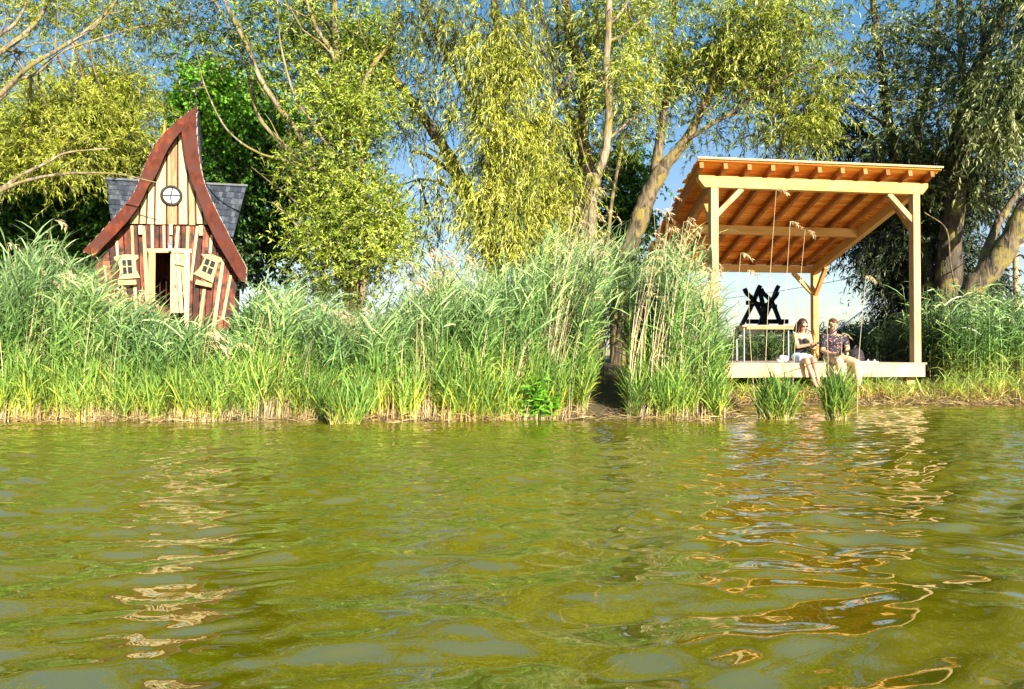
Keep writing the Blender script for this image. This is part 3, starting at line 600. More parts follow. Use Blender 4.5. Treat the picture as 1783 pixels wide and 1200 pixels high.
patch(mb, 500, X(1270, 22), X(1475, 22), 21, 24, .5, .9, nleaf=8, ll=.4, lw=.028, tone=.7)
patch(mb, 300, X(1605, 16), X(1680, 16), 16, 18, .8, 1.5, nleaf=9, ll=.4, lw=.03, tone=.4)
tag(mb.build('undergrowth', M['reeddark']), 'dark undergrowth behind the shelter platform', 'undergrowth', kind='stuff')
mb = MB()   # litter and grass on the bank before the platform
def litter(mb, n, x0, x1, d0, d1, ll, tone):
    x = rng.uniform(x0, x1, n); y = shore(x) + rng.uniform(d0, d1, n); kk = (pix(x, y) < 1020) | (pix(x, y) > 1084); x, y = x[kk], y[kk]; n = len(x); p = np.stack([x, y, ground(x, y) + rng.uniform(0, .10, n)], -1)
    d = norm(rng.normal(size=(n, 3)) * np.array([1, .8, .35])); leaves(mb, p, d, ll, .012, np.clip(rng.normal(tone, .22, n), 0, 1))
litter(mb, 9000, 3.3, 12.5, -.15, 1.3, .28, .5)
litter(mb, 5000, -10, 3.6, -.15, .7, .24, .45)
x = rng.uniform(-10, 3.5, 900); y = shore(x) + rng.uniform(-.32, .15, 900); p = np.stack([x, y, np.maximum(ground(x, y), 0) + rng.uniform(.0, .05, 900)], -1)
leaves(mb, p, norm(rng.normal(size=(900, 3)) * np.array([1, .5, .25]) + np.array([0, 0, .1])), .3, .014, np.clip(rng.normal(.35, .25, 900), 0, 1))
tag(mb.build('reed_litter', M['litter']), 'brown flattened reed litter along the water edge', 'reed litter', kind='stuff')
mb = MB()
x_ = rng.uniform(3.6, 11.5, 1100); y_ = shore(x_) + rng.uniform(.1, 1.1, 1100)
reeds(mb, np.stack([x_, y_, ground(x_, y_)], -1), rng.uniform(.1, .32, 1100) * (1 + .5 * np.sin(x_ * 2.2)), np.stack([rng.normal(0, .3, 1100), rng.normal(0, .2, 1100), 0 * x_], -1), 5, .2, .011, np.clip(rng.normal(.55, .2, 1100), 0, 1), lstart=.0, wind=0, elev=1.2, hs=.9)
tag(mb.build('bank_grass', M['reedyoung']), 'short green grass growing through the litter below the platform', 'grass', kind='stuff')
def clump(px, Y, n, rad, h0, h1, label, lean=.1, dark=False, name='reed_clump'):
    x0 = X(px, Y); r = empty(name, (x0, Y, 0), label, 'reed clump'); a = MB()
    an = rng.uniform(0, 6.28, n); rr = rad * rng.uniform(0, 1, n) ** .6; base = np.stack([x0 + rr * np.cos(an), Y + rr * np.sin(an) * .7, np.full(n, -.12)], -1)
    ln = np.stack([lean + .45 * rr * np.cos(an) / 1., .1 * rng.normal(size=n), 0 * an], -1)
    reeds(a, base, rng.uniform(h0, h1, n) * (1.05 - .5 * rr / rad), ln, 6, .24, .015, np.clip(rng.normal(.45, .18, n), 0, 1), lstart=.32, wind=.1, elev=1.6, sag=.6, stem_r=.005)
    a.build('blades', M['reedyoung'], r)
    s = MB(); m = n // 2; an = rng.uniform(0, 6.28, m); rr = rad * 1.05 * rng.uniform(0, 1, m) ** .5
    reeds(s, np.stack([x0 + rr * np.cos(an), Y + rr * np.sin(an) * .7, np.full(m, -.1)], -1), rng.uniform(.18, .36, m), np.stack([.25 * rng.normal(size=m), .1 * rng.normal(size=m), 0 * an], -1), 0, .1, .01, np.clip(rng.normal(.6, .2, m), 0, 1), stem_r=.005)
    s.build('dry_stubble', M['straw'], r)
clump(1350, 10.75, 190, .24, .42, .62, 'wide green reed clump standing in the water left of the seated couple')
clump(1456, 10.7, 190, .145, .42, .80, 'narrow taller green reed clump in the water in front of the seated man', lean=-.03)
clump(597, 9.95, 150, .2, .40, .62, 'small pale tuft of reeds leaning right at the edge of the long reed bed', lean=.5)
# single dry stalks in front of the shelter
for px, pt, py0, Y, lb in ((1302, 470, 1318, 11.6, 'first bare dry reed stalk from the left before the platform rail'), (1352, 325, 1330, 11.8, 'tallest pale reed stalk with a drooping plume rising over the shelter roof boards'),
                        (1376, 385, 1362, 12.0, 'dry reed stalk with bent plume left of the seated woman'), (1402, 400, 1378, 12.2, 'pale dry reed stalk leaning right just beside the seated woman'),
                        (1440, 560, 1452, 11.4, 'short dry reed stalk crossing the face of the seated man'), (1466, 580, 1470, 11.3, 'thin dry stalk in front of the man in the floral shirt'),
                        (1508, 480, 1492, 12.0, 'dry reed stalk with a small plume to the right of the seated man'), (1290, 440, 1272, 11.5, 'dry reed stalk bending at the left end of the platform')):
    top = P(px, pt, Y); bs = P(py0, 720, Y); bs[2] = -.1; a = MB(); r = empty('reed_stalk', tuple(bs), lb, 'reed stalk', 'single dry reed stalks before the shelter')
    pts = smooth_pts([bs, bs * .55 + top * .45 + np.array([-.03, 0, 0]), top], 6); tube(a, pts, np.linspace(.006, .0025, len(pts)), 5, rnd=.85); a.build('stem', M['straw'], r)
    p = MB(); n = 40; u = rng.uniform(0, 1, n); d0 = np.array([.16, 0, .04]); ax = top + d0 * u[:, None] - UP * (.14 * u * u)[:, None]
    leaves(p, ax, norm(np.array([.5, 0, -.8]) + rng.normal(0, .35, (n, 3))), .075 if pt < 540 else .03, .013, np.clip(rng.normal(.6, .2, n), 0, 1)); p.build('plume', M['straw'], r)
# leafy weed
x0 = X(925, 10.75); r = empty('leafy_weed', (x0, 10.75, 0), 'bright green broad leaved weed at the foot of the reeds', 'weed'); a = MB(); s = MB()
for i in range(16):
    b0 = np.array([x0 + rng.normal(0, .14), 10.72 + rng.normal(0, .05), -.05]); d = norm(np.array([rng.normal(0, .25), -.1 + rng.normal(0, .15), 1])); h = rng.uniform(.35, .75)
    tube(s, [b0, b0 + d * h * .5, b0 + d * h], [.006, .005, .003], 5)
    k = 16; tt = rng.uniform(.25, 1, k)[:, None]; leaves(a, b0 + d * h * tt, norm(rng.normal(size=(k, 3)) * np.array([1, .6, .3]) + np.array([0, -.2, .2])), .15, .05, rng.uniform(.5, 1, k))
a.build('leaves', M['leaf_green'], r); s.build('stems', M['leaf_green'], r)

# ------------------------------------------------------------------ crooked hut
HY = 17.0
HANG = math.radians(21)
HB = np.array([-math.sin(HANG), math.cos(HANG), 0.0]); HE = np.array([math.cos(HANG), math.sin(HANG), 0.0])   # backwards and sideways axes of the hut
HC = P(300, 400, HY)
def h(px, py, off=0, dep=0):
    """pixel ray met with the facade plane moved back by dep, then stepped forward by off"""
    o = np.array([0, 0, CAMH]); d = P(px, py, 1.0) - o; t = np.dot(HC + HB * dep - o, HB) / np.dot(d, HB)
    return o + d * t - HB * off
def hs(p): return float(np.dot(p - HC, HE))
def hbox(mb, s0, s1, t0, t1, za, zb_, rnd=None):
    V = [np.array([*(HC + HE * s + HB * t)[:2], z]) for z in (za, zb_) for s, t in ((s0, t0), (s1, t0), (s1, t1), (s0, t1))]
    mb.add(V, BOXF, rnd=random.random() if rnd is None else rnd)
def z1(x, y): return (130 + x / 2.6657, 170 + y / 2.6657)       # coordinates measured on an enlarged crop
def prism(mb, out, off, th, rnd=None):
    """outline in photo pixels, front face off metres before the facade plane, th thick"""
    f = [h(x, y, off) for x, y in out]; bk = [p + HB * th for p in f]; n = len(out)
    mb.add(f + bk, [tuple(range(n))[::-1], tuple(range(n, 2 * n))] + [(i, (i + 1) % n, n + (i + 1) % n, n + i) for i in range(n)], rnd=random.random() if rnd is None else rnd)
Lo = [z1(*q) for q in ((572, 62), (520, 100), (470, 140), (430, 178), (395, 220), (368, 262), (350, 300), (335, 335), (320, 370), (306, 410), (290, 450), (262, 492), (230, 530), (192, 575), (150, 620), (105, 670), (52, 722))]
Li = [z1(*q) for q in ((500, 180), (470, 215), (440, 260), (418, 305), (400, 350), (378, 392), (350, 430), (328, 480), (300, 530), (255, 590), (200, 650), (155, 695), (100, 752))]
Ro = [z1(*q) for q in ((572, 62), (566, 110), (568, 170), (572, 235), (580, 300), (588, 350), (600, 400), (617, 450), (640, 500), (664, 550), (690, 600), (715, 650), (742, 700), (770, 752), (795, 800), (792, 865))]
Ri = [z1(*q) for q in ((500, 180), (504, 220), (510, 260), (518, 310), (530, 360), (548, 415), (570, 470), (590, 525), (610, 580), (634, 630), (660, 680), (690, 732), (720, 780), (745, 825), (772, 862))]
hut = empty('crooked_hut', tuple(h(300, 585, -1.4)), 'crooked storybook hut with curved pointed red gable, cream boards and slate wings among the reeds', 'hut')
mb = MB(); prism(mb, Lo + Li[::-1], .42, .06, .45); mb.build('bargeboard', M['barge'], hut, bevel=.006)
mb = MB(); prism(mb, [Ro[0]] + Ro[1:] + Ri[::-1], .425, .06, .35); mb.build('bargeboard', M['barge'], hut, bevel=.006)
def roofskin(curve, sgn, name, label=None):
    mb = MB(); cv = smooth_pts([np.array([a[0], a[1], 0]) for a in curve], 3)[:, :2]
    for i in range(len(cv) - 1):
        p, q = h(*cv[i], .355), h(*cv[i + 1], .355); nrm = norm(np.cross(q - p, HB)) * sgn
        for k in range(9):
            y0 = k * .36 + (.12 if i % 2 else 0); w = .34
            a0, a1 = p + nrm * .02, q + nrm * .035; dd = (q - p) * .15
            V = [a0 + HB * y0, a0 + HB * (y0 + w), a1 + dd + HB * (y0 + w), a1 + dd + HB * y0]; V2 = [v - nrm * .045 for v in V]
            mb.add(V + V2, BOXF, rnd=random.random())
    o = mb.build(name, M['greyshingle'], hut)
    return o
roofskin(Lo, 1, 'roof'); roofskin(Ro, -1, 'roof')
# gable cream boards
lx = np.array([p[0] for p in Li][::-1]); ly = np.array([p[1] for p in Li][::-1]); rx_ = np.array([p[0] for p in Ri]); ry_ = np.array([p[1] for p in Ri])
def topy(x): return (np.interp(x, lx, ly) if x < Li[0][0] else np.interp(x, rx_, ry_)) - 5
edges = [228, 245, 257.5, 271, 291, 310, 327, 340, 352, 362]
mb = MB()
for a, b_ in zip(edges[:-1], edges[1:]):
    xs_ = np.linspace(a + 1.5, b_ - 1.5, 5); bot = 392 + random.uniform(-1.5, 1.5); sh = lambda x: (x - 300) * .04
    prism(mb, [(a + 1.5 + sh(a), bot), (b_ - 1.5 + sh(b_), bot)] + [(x, min(topy(x), bot - 1)) for x in xs_[::-1]], .10 + random.uniform(0, .008), .03)
mb.build('gable_boards', M['cream'], hut, bevel=.003)
mb = MB(); xs_ = np.linspace(226, 364, 24); prism(mb, [(226, 391), (364, 391)] + [(x, min(topy(x), 390)) for x in xs_[::-1]], .055, .02, .1); mb.build('gable_backing', M['barge'], hut)
# red lower wall
def low(x): return 300 + (x - 300) * .84
mb = MB(); e = np.arange(164, 424, 12.6)
for a, b_ in zip(e[:-1], e[1:]):
    c0 = (a + b_) / 2; tp = [max(392, topy(a) + 2), max(392, topy(b_) + 2)]
    if c0 > 262 and c0 < 330: prism(mb, [(a + .6, tp[0]), (b_ - .6, tp[1]), (b_ - .6, 440), (a + .6, 440)], .03 + random.uniform(0, .01), .03)
    else:
        if tp[0] > 560 or tp[1] > 560: continue
        prism(mb, [(a + .6, tp[0]), (b_ - .6, tp[1]), (low(b_) - .5, 581), (low(a) + .5, 581)], .03 + random.uniform(0, .01), .03)
mb.build('wall', M['red'], hut, bevel=.003)
mb = MB()
for q in (((190, 665), (203, 665), (208, 745), (196, 745)), ((260, 596), (274, 596), (279, 732), (266, 732)), ((314, 598), (328, 598), (352, 960), (330, 960)), ((354, 592), (367, 592), (368, 705), (356, 705)), ((409, 596), (421, 596), (422, 705), (411, 705)),
          ((474, 600), (488, 600), (480, 705), (464, 705)), ((519, 600), (534, 600), (530, 705), (516, 705)), ((563, 600), (578, 600), (546, 850), (536, 850)), ((628, 640), (642, 640), (636, 725), (622, 725)), ((684, 750), (697, 752), (652, 1090), (632, 1090)),
          ((718, 825), (730, 828), (694, 1030), (680, 1030)), ((595, 890), (610, 890), (585, 1082), (568, 1082)), ((132, 780), (144, 780), (155, 880), (145, 880)), ((216, 890), (228, 890), (240, 1060), (226, 1060)), ((274, 870), (288, 870), (294, 1050), (280, 1050)), ((210, 1060), (225, 1060), (230, 1095), (215, 1095))):
    prism(mb, [z1(*p) for p in q], .065 + random.uniform(0, .004), .03)
mb.build('battens', M['creamtrim'], hut, bevel=.003)
for q in (((298, 600), (318, 597), (318, 640), (300, 640)), ((440, 592), (457, 592), (457, 642), (440, 642)), ((578, 598), (596, 598), (596, 645), (578, 645))):
    mb = MB(); prism(mb, [z1(*p) for p in q], .16, .10); mb.build('bracket', M['creamtrim'], hut, bevel=.004)
# door
df = MB()
for q in (((345, 718), (377, 718), (374, 1090), (340, 1090)), ((508, 722), (536, 722), (530, 1100), (510, 1100)), ((338, 703), (440, 703), (440, 722), (342, 722)), ((444, 702), (545, 705), (543, 724), (444, 722))): prism(df, [z1(*p) for p in q], .095, .06)
dfo = df.build('door_frame', M['creamtrim'], hut, bevel=.004)
d = MB()
for q in (((446, 724), (466, 724), (484, 1000), (444, 1000)), ((468, 724), (487, 724), (506, 1000), (488, 1000)), ((489, 724), (507, 724), (508, 930), (506, 930))): prism(d, [z1(*p) for p in q], .05, .035)
dr = d.build('door', M['creamtrim'], hut, bevel=.003)
d = MB(); prism(d, [z1(*p) for p in ((463, 762), (512, 770), (512, 784), (465, 776))], .12, .07); d.build('ledge', M['cream'], dr)
d = MB(); prism(d, [z1(*p) for p in ((462, 870), (472, 868), (474, 886), (464, 884))], .07, .02); d.build('handle', M['black'], dr)
# windows
def window(outline, pane, mun):
    a = MB(); prism(a, [z1(*p) for p in outline], .085, .05); w = a.build('window', M['creamtrim'], hut, bevel=.004)
    a = MB(); prism(a, [z1(*p) for p in pane], .088, .01); a.build('pane', M['glass'], w)
    a = MB()
    for q in mun: prism(a, [z1(*p) for p in q], .1, .02)
    a.build('glazing_bar', M['creamtrim'], w)
window(((183, 742), (235, 730), (297, 733), (298, 748), (286, 758), (288, 800), (306, 838), (204, 846), (214, 808), (203, 768), (187, 755)), ((222, 757), (266, 754), (271, 818), (228, 822)), (((240, 754), (245, 754), (251, 822), (246, 822)), ((222, 786), (270, 783), (270, 788), (222, 791))))
window(((586, 728), (640, 730), (686, 748), (680, 765), (668, 768), (650, 830), (642, 862), (550, 820), (574, 800), (590, 775), (602, 748)), ((610, 748), (654, 766), (634, 826), (590, 806)), (((630, 756), (635, 758), (614, 817), (609, 815)), ((599, 775), (645, 793), (644, 798), (597, 780))))
a = MB(); prism(a, [z1(*p) for p in ((566, 848), (642, 868), (637, 886), (560, 870))], .22, .16); a.build('window_box', M['creamtrim'], hut, bevel=.005)
a = MB(); prism(a, [z1(*p) for p in ((206, 852), (290, 850), (292, 872), (208, 876))], .22, .16); a.build('window_box', M['creamtrim'], hut, bevel=.005)
# round window
a = MB(); cx, cy = z1(451, 461); th = np.linspace(0, 2 * np.pi, 33); c3 = h(cx, cy, .14)
tube(a, [c3 + HE * math.cos(q) * .205 + UP * math.sin(q) * .205 for q in th], .03, 8, cap=False); w = a.build('round_window', M['darktimber'], hut, smooth=True)
a = MB(); prism(a, [(cx + 15.3 * math.cos(q), cy + 15.3 * math.sin(q)) for q in th[:-1]], .135, .02); a.build('pane', M['glassblue'], w)
a = MB(); tube(a, [h(cx + 3, cy - 15, .145), h(cx, cy - 5, .145), h(cx - 1.5, cy + 4, .145), h(cx + 1, cy + 15, .145)], .012, 6); tube(a, [h(cx - 15, cy, .147), h(cx, cy - 1, .147), h(cx + 15, cy, .147)], .012, 6); a.build('glazing_bar', M['darktimber'], w)
# lantern
a = MB(); prism(a, [z1(*p) for p in ((437, 640), (454, 640), (454, 684), (437, 684))], .09, .02); prism(a, [z1(*p) for p in ((434, 683), (458, 683), (455, 690), (437, 690))], .24, .13); prism(a, [z1(*p) for p in ((443, 676), (447, 676), (447, 722), (443, 722))], .105, .04); prism(a, [z1(*p) for p in ((438, 712), (452, 712), (449, 720), (441, 720))], .22, .14)
l = a.build('lantern', M['black'], hut); a = MB(); prism(a, [z1(*p) for p in ((437, 690), (455, 690), (452, 712), (439, 712))], .22, .09); a.build('lantern_glass', M['white'], l)
# cross wing with slates
def P3(px, py, Y): return P(px, py, Y)
def slateroof(r0, r1, e0, e1, rows, cols, name):
    mb = MB(); r0, r1, e0, e1 = map(np.array, (r0, r1, e0, e1)); nrm = norm(np.cross(r1 - r0, e0 - r0)); nrm = nrm if nrm[2] > 0 else -nrm
    B_ = lambda u, v: (r0 * (1 - u) + r1 * u) * (1 - v) + (e0 * (1 - u) + e1 * u) * v
    for i in range(rows):
        for j in range(cols):
            u0 = (j + (.5 if i % 2 else 0)) / cols; u1 = min(u0 + .96 / cols, 1); v0, v1 = i / rows, (i + 1.12 + random.uniform(-.04, .04)) / rows
            if u0 >= 1: continue
            V = [B_(u0, v0) + nrm * .005, B_(u1, v0) + nrm * .005, B_(u1, v1) + nrm * .03, B_(u0, v1) + nrm * .03]; mb.add([v - nrm * .02 for v in V] + V, BOXF, rnd=random.random())
    V = [B_(0, 0), B_(1, 0), B_(1, 1), B_(0, 1)]; mb.add([v - nrm * .06 for v in V] + [v - nrm * .02 for v in V], BOXF, rnd=.1)
    return mb.build(name, M['slate'], hut)
RL, RR = h(183, 313, 0, 2.1), h(429, 325, 0, 2.1)
slateroof(RL, RR, h(193, 381, 0, 1.2), h(406, 412, 0, 1.2), 8, 34, 'wing_roof')
slateroof(RL, RR, RL + HB * 1.0 + HE * .15 - UP * .95, RR + HB * 1.0 - HE * .25 - UP * 1.1, 8, 34, 'wing_roof')
a = MB(); beam(a, RL - HE * .03 + UP * .02, RR + HE * .03 + UP * .02, .14, .05, rnd=.8); a.build('ridge_cap', M['slate'], hut)
zb = h(300, 585)[2]; sa, sb = hs(h(206, 400, 0, 1.3)), hs(h(393, 400, 0, 1.3)); zl, zr_ = h(200, 383, 0, 1.3)[2], h(400, 403, 0, 1.3)[2]
s0_, s1_ = hs(h(low(176), 500)), hs(h(low(412), 500))
a = MB(); hbox(a, sa, s0_, 1.3, 1.35, zb, zl); hbox(a, s1_, sb, 1.3, 1.35, zb, zr_); hbox(a, sa, sb, 2.95, 3.0, zb, zl); hbox(a, sa, sa + .05, 1.352, 2.948, zb, zl); hbox(a, sb - .05, sb, 1.352, 2.948, zb, zr_)
a.build('wing_wall', M['red'], hut)
for ss in (s0_, s1_): a = MB(); hbox(a, ss - .02, ss + .02, .01, 3.1, zb, h(0, 470)[2]); a.build('side_wall', M['red'], hut)
a = MB(); hbox(a, s0_, s1_, 3.1, 3.14, zb, h(300, 400)[2]); a.build('rear_wall', M['red'], hut)
a = MB(); prism(a, [(215, 398), (375, 398), (345, 300), (318, 245), (300, 265), (275, 320)], -2.7, .04); a.build('rear_gable', M['barge'], hut)
a = MB(); hbox(a, hs(h(180, 500)), hs(h(420, 500)), -.45, 3.1, zb - .12, zb); hbox(a, hs(h(335, 500)), hs(h(395, 500)), -.95, -.46, zb - .16, zb - .06); a.build('porch_floor', M['creamtrim'], hut, bevel=.005)
for xx in (190, 300, 390):
    for tt_ in (-.3, 2.8):
        c0 = h(xx, 500) + HB * tt_; a = MB(); beam(a, (c0[0], c0[1], .3), (c0[0], c0[1], zb - .123), .14, .14, up=(0, 1, 0)); a.build('stilt', M['deck'], hut)
a = MB(); c3 = h(287, 238, .1); tube(a, [c3, c3 + [0, 0, .12], c3 + [0, 0, .36]], [.045, .035, .005], 8); a.build('orange_finial', M['orange'], hut)
a = MB(); c3 = h(342, 196, .4); tube(a, [c3, c3 + [0, 0, .62]], [.012, .008], 6); ellip(a, c3 + [0, 0, .28], (.05, .05, .05)); ellip(a, c3 + [-.02, 0, .5], (.13, .012, .045)); ellip(a, c3 + [.1, 0, .56], (.05, .012, .05)); tube(a, [c3 + [-.16, 0, .4], c3 + [.16, 0, .4]], .007, 5); a.build('weathervane', M['black'], hut)

# ------------------------------------------------------------------ timber shelter and platform
FL, FR = np.array([X(1243, 14.1), 14.1]), np.array([X(1594, 14.7), 14.7])
RRp = np.array([X(1419, 19.5), 19.5]); RLp = RRp - (FR - FL); DEP = RRp - FR; DEP2 = RLp - FL
ZD = 0.777; ZF, ZR = 4.335, 3.27      # beam top front / rear
sh = empty('timber_shelter', (*((FL + FR) / 2), ZD), 'open timber shelter with sloping board roof on four posts at the water', 'shelter')
wdir = norm(FR - FL); ddir = norm(DEP)
def q3(p, z): return np.array([p[0], p[1], z])
def grid(u, v): p = FL * (1 - u) + FR * u + (DEP) * v; return p        # u across, v depth
def zroof(v): return ZF + (ZR - ZF) * v
def part(name, mat, p0, p1, w, hh, up=(0, 0, 1), bev=.006):
    a = MB(); beam(a, p0, p1, w, hh, up); return a.build(name, M[mat], sh, bevel=bev)
for (p, zt) in ((FL, ZF - .222), (FR, ZF - .222), (RLp, ZR - .182), (RRp, ZR - .182)):
    part('post', 'larch_pale' if zt > 4 else 'larch_x', q3(p, ZD), q3(p, zt), .15, .15, up=(-wdir[1], wdir[0], 0))
def chamfer_beam(u0, u1, v, zt, hh, w, mat='larch_x'):
    a = MB(); p0, p1 = q3(grid(u0, v), zt), q3(grid(u1, v), zt); d = norm(p1 - p0); s = np.cross(d, UP) * w / 2; L = np.linalg.norm(p1 - p0)
    prof = [(0, 0), (0, -hh * .35), (hh * .55, -hh), (L - hh * .55, -hh), (L, -hh * .35), (L, 0)]
    f = [p0 + d * x + UP * z - s for x, z in prof]; bk = [x + 2 * s for x in f]; n = 6
    a.add(f + bk, [tuple(range(n)), tuple(range(n, 2 * n))[::-1]] + [((i + 1) % n, i, n + i, n + (i + 1) % n) for i in range(n)], rnd=.6)
    return a.build('beam', M[mat], sh, bevel=.005)
chamfer_beam(-.075, 1.06, 0, ZF, .22, .15); chamfer_beam(-.10, 1.03, .48, zroof(.48) , .19, .14); chamfer_beam(-.08, 1.02, 1, ZR, .18, .14)
sl = (ZR - ZF)
for u in (0.0, 1.0):
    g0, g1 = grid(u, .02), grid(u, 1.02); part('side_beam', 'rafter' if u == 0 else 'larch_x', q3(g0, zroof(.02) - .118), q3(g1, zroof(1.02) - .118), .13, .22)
for i in range(11):
    u = -.075 + i * 1.125 / 10; g0, g1 = grid(u, -.065), grid(u, 1.06); part('rafter', 'rafter', q3(g0, zroof(-.065) + .062), q3(g1, zroof(1.06) + .062), .075, .118, bev=.003)
a = MB(); nb = 40; v0, v1 = -.072, 1.075
for i in range(nb):
    va, vb = v0 + (v1 - v0) * i / nb, v0 + (v1 - v0) * (i + 1.25) / nb
    ua, ub = -.10 + random.uniform(-.012, .012), 1.09 + random.uniform(-.004, .004)
    A, Bq, C, D = q3(grid(ua, va), zroof(va) + .128), q3(grid(ub, va), zroof(va) + .128), q3(grid(ub, vb), zroof(vb) + .15), q3(grid(ua, vb), zroof(vb) + .15)
    mid = [(A + Bq) / 2, (C + D) / 2]
    for S in ((A, mid[0], mid[1], D), (mid[0] + q3(wdir, 0) * .006, Bq, C, mid[1] + q3(wdir, 0) * .006)):
        a.add(list(S) + [s + UP * .024 for s in S], BOXF, rnd=random.random())
a.build('roof_boards', M['roofboard'], sh)
a = MB(); g0, g1 = grid(-.10, -.078), grid(1.093, -.078); beam(a, q3(g0, zroof(-.078) + .165), q3(g1, zroof(-.078) + .165), .05, .035, rnd=.6); a.build('roof_edge', M['larch_pale'], sh)
def brace(p, dirv, zc, L=.5, mat='larch_x'):   # from post downwards to beam outwards
    d3 = q3(dirv, 0); s0 = q3(p, zc - L) + d3 * .05; s1 = q3(p, zc) + d3 * (L + .05); part('brace', mat, s0, s1, .09, .10, bev=.004)
brace(FL, wdir, ZF - .22, .52, 'larch_pale'); brace(FR, -wdir, ZF - .22, .52, 'larch_pale')
brace(FL, ddir, zroof(.12) - .2, .6); brace(FR, ddir, zroof(.12) - .2, .62)
brace(RRp, -wdir, ZR - .18, .55); brace(RRp, -ddir, zroof(.9) - .22, .65); brace(RLp, wdir, ZR - .18, .55)
# platform
pf = empty('wooden_platform', (*((FL + FR) / 2), .3), 'wooden deck platform on the bank carrying the shelter, couple and table', 'platform')
a = MB(); nb = 34
for i in range(nb):
    va, vb = -.035 + 1.11 * i / nb, -.035 + 1.11 * (i + .95) / nb; S = [q3(grid(u, v), ZD - .03) for u, v in ((-.16, va), (1.035, va), (1.035, vb), (-.16, vb))]; a.add(S + [s + UP * .03 for s in S], BOXF, rnd=random.random())
a.build('deck_boards', M['deck'], pf)
a = MB(); e0, e1, e2 = grid(-.16, -.028), grid(.36, -.028), grid(1.025, -.028)
beam(a, q3(e0, ZD - .155), q3(e1 - wdir * .005, ZD - .155), .045, .245, rnd=.7); beam(a, q3(e1, ZD - .155), q3(e2, ZD - .155), .045, .245, rnd=.9); a.build('fascia', M['larch_pale'], pf, bevel=.005)
for u_ in (1.03, -.155): a = MB(); beam(a, q3(grid(u_, -.02), ZD - .155), q3(grid(u_, 1.06), ZD - .155), .045, .24); a.build('side_joist', M['deck'], pf)
for u in (-.1, .33, .65, .985):
    for v in (.03, 1.0):
        p = grid(u, v); a = MB(); beam(a, q3(p, -.3), q3(p, ZD - .282), .16, .16, up=(0, 1, 0)); a.build('foundation_post', M['larch'] if v < .5 else M['deck'], pf)
# table on the platform
tY = 15.3; tx0, tx1 = X(1293, tY), X(1398, tY); tz = P(1300, 566, tY)[2]
tb = empty('table', ((tx0 + tx1) / 2, tY + .3, ZD), 'plain wooden table with grey metal legs on the platform behind the seated woman', 'table')
a = MB(); 
for k in range(3): box(a, tx0, tx1, tY + k * .21, tY + k * .21 + .2, tz - .035, tz)
a.build('table_top', M['deck'], tb, bevel=.004)
a = MB(); box(a, tx0 + .1, tx1 - .08, tY + .03, tY + .06, tz - .085, tz - .037); box(a, tx0 + .1, tx1 - .08, tY + .55, tY + .58, tz - .085, tz - .037); a.build('rail', M['larch'], tb)
for xx in (tx0 + .05, tx1 - .09):
    for yy in (tY + .06, tY + .56):
        a = MB(); tube(a, [(xx, yy, ZD), (xx, yy, tz - .036)], .018, 8); a.build('leg', M['galv'], tb, smooth=True)
# dark crossed timber trestle
ty = 25.0
ts = empty('timber_trestle', (X(1322, ty), ty, float(ground(X(1322, ty), ty))), 'black weathered timber trestle of crossed curved beams seen under the roof against the sky', 'trestle')
zg = float(ground(X(1322, ty), ty))
def tb_beam(pa, pb, Y, tipx):
    A = P(*pa, Y); A[2] = zg - .05; Bp = P(*pb, Y); tip = P(*tipx, Y); a = MB()
    sg_ = np.sign((tip - Bp)[0]); pts = smooth_pts([A, A * .4 + Bp * .6, Bp, tip + np.array([-.05 * sg_, 0, -.06]), tip + np.array([.03 * sg_, 0, .10])], 4); d = np.gradient(pts, axis=0)
    for i in range(len(pts) - 1): beam(a, pts[i] - norm(d[i]) * .01, pts[i + 1] + norm(d[i]) * .01, .12, .125, up=(0, 1, 0) if False else norm(np.cross(d[i], [0, 1, 0])), rnd=.4)
    a.build('leg', M['darktimber'], ts)
for Y, dx in ((25, 0), (26.6, 32)):
    tb_beam((1258 + dx * 1.2, 600), (1310 + dx, 530), Y, (1322 + dx, 503))
    tb_beam((1366 + dx * .6, 600), (1316 + dx * .9, 528), Y, (1298 + dx * .9, 508))
tb_beam((1300, 600), (1334, 535), 25.3, (1352, 514)); tb_beam((1340, 600), (1330, 540), 25.5, (1322, 512))
a = MB(); beam(a, P(1302, 527, 24.8), P(1350, 534, 26.9), .14, .14); beam(a, P(1278, 578, 24.9), P(1350, 578, 24.9), .12, .18); beam(a, P(1300, 560, 26.7), P(1372, 560, 26.7), .12, .16); a.build('cross_beam', M['darktimber'], ts)
# picnic bench block behind the platform
a = MB(); by = 23.0; r = empty('bench', (X(1345, by), by, float(ground(X(1345, by), by))), 'dark low wooden bench beneath the black trestle', 'bench')
zt = P(0, 585, by)[2]; zg2 = float(ground(X(1345, by), by)); box(a, X(1300, by), X(1392, by), by, by + .5, zt - .08, zt); a.build('seat', M['darktimber'], r)
for xx in (X(1306, by), X(1380, by)): a = MB(); box(a, xx, xx + .12, by + .03, by + .47, zg2 - .05, zt - .082); a.build('leg', M['darktimber'], r)
a = MB(); box(a, X(1300, by), X(1392, by), by + .52, by + .58, zt + .05, zt + .22); box(a, X(1306, by), X(1306, by) + .08, by + .585, by + .65, zg2, zt + .2); box(a, X(1380, by), X(1380, by) + .08, by + .585, by + .65, zg2, zt + .2); a.build('backrest', M['darktimber'], r)
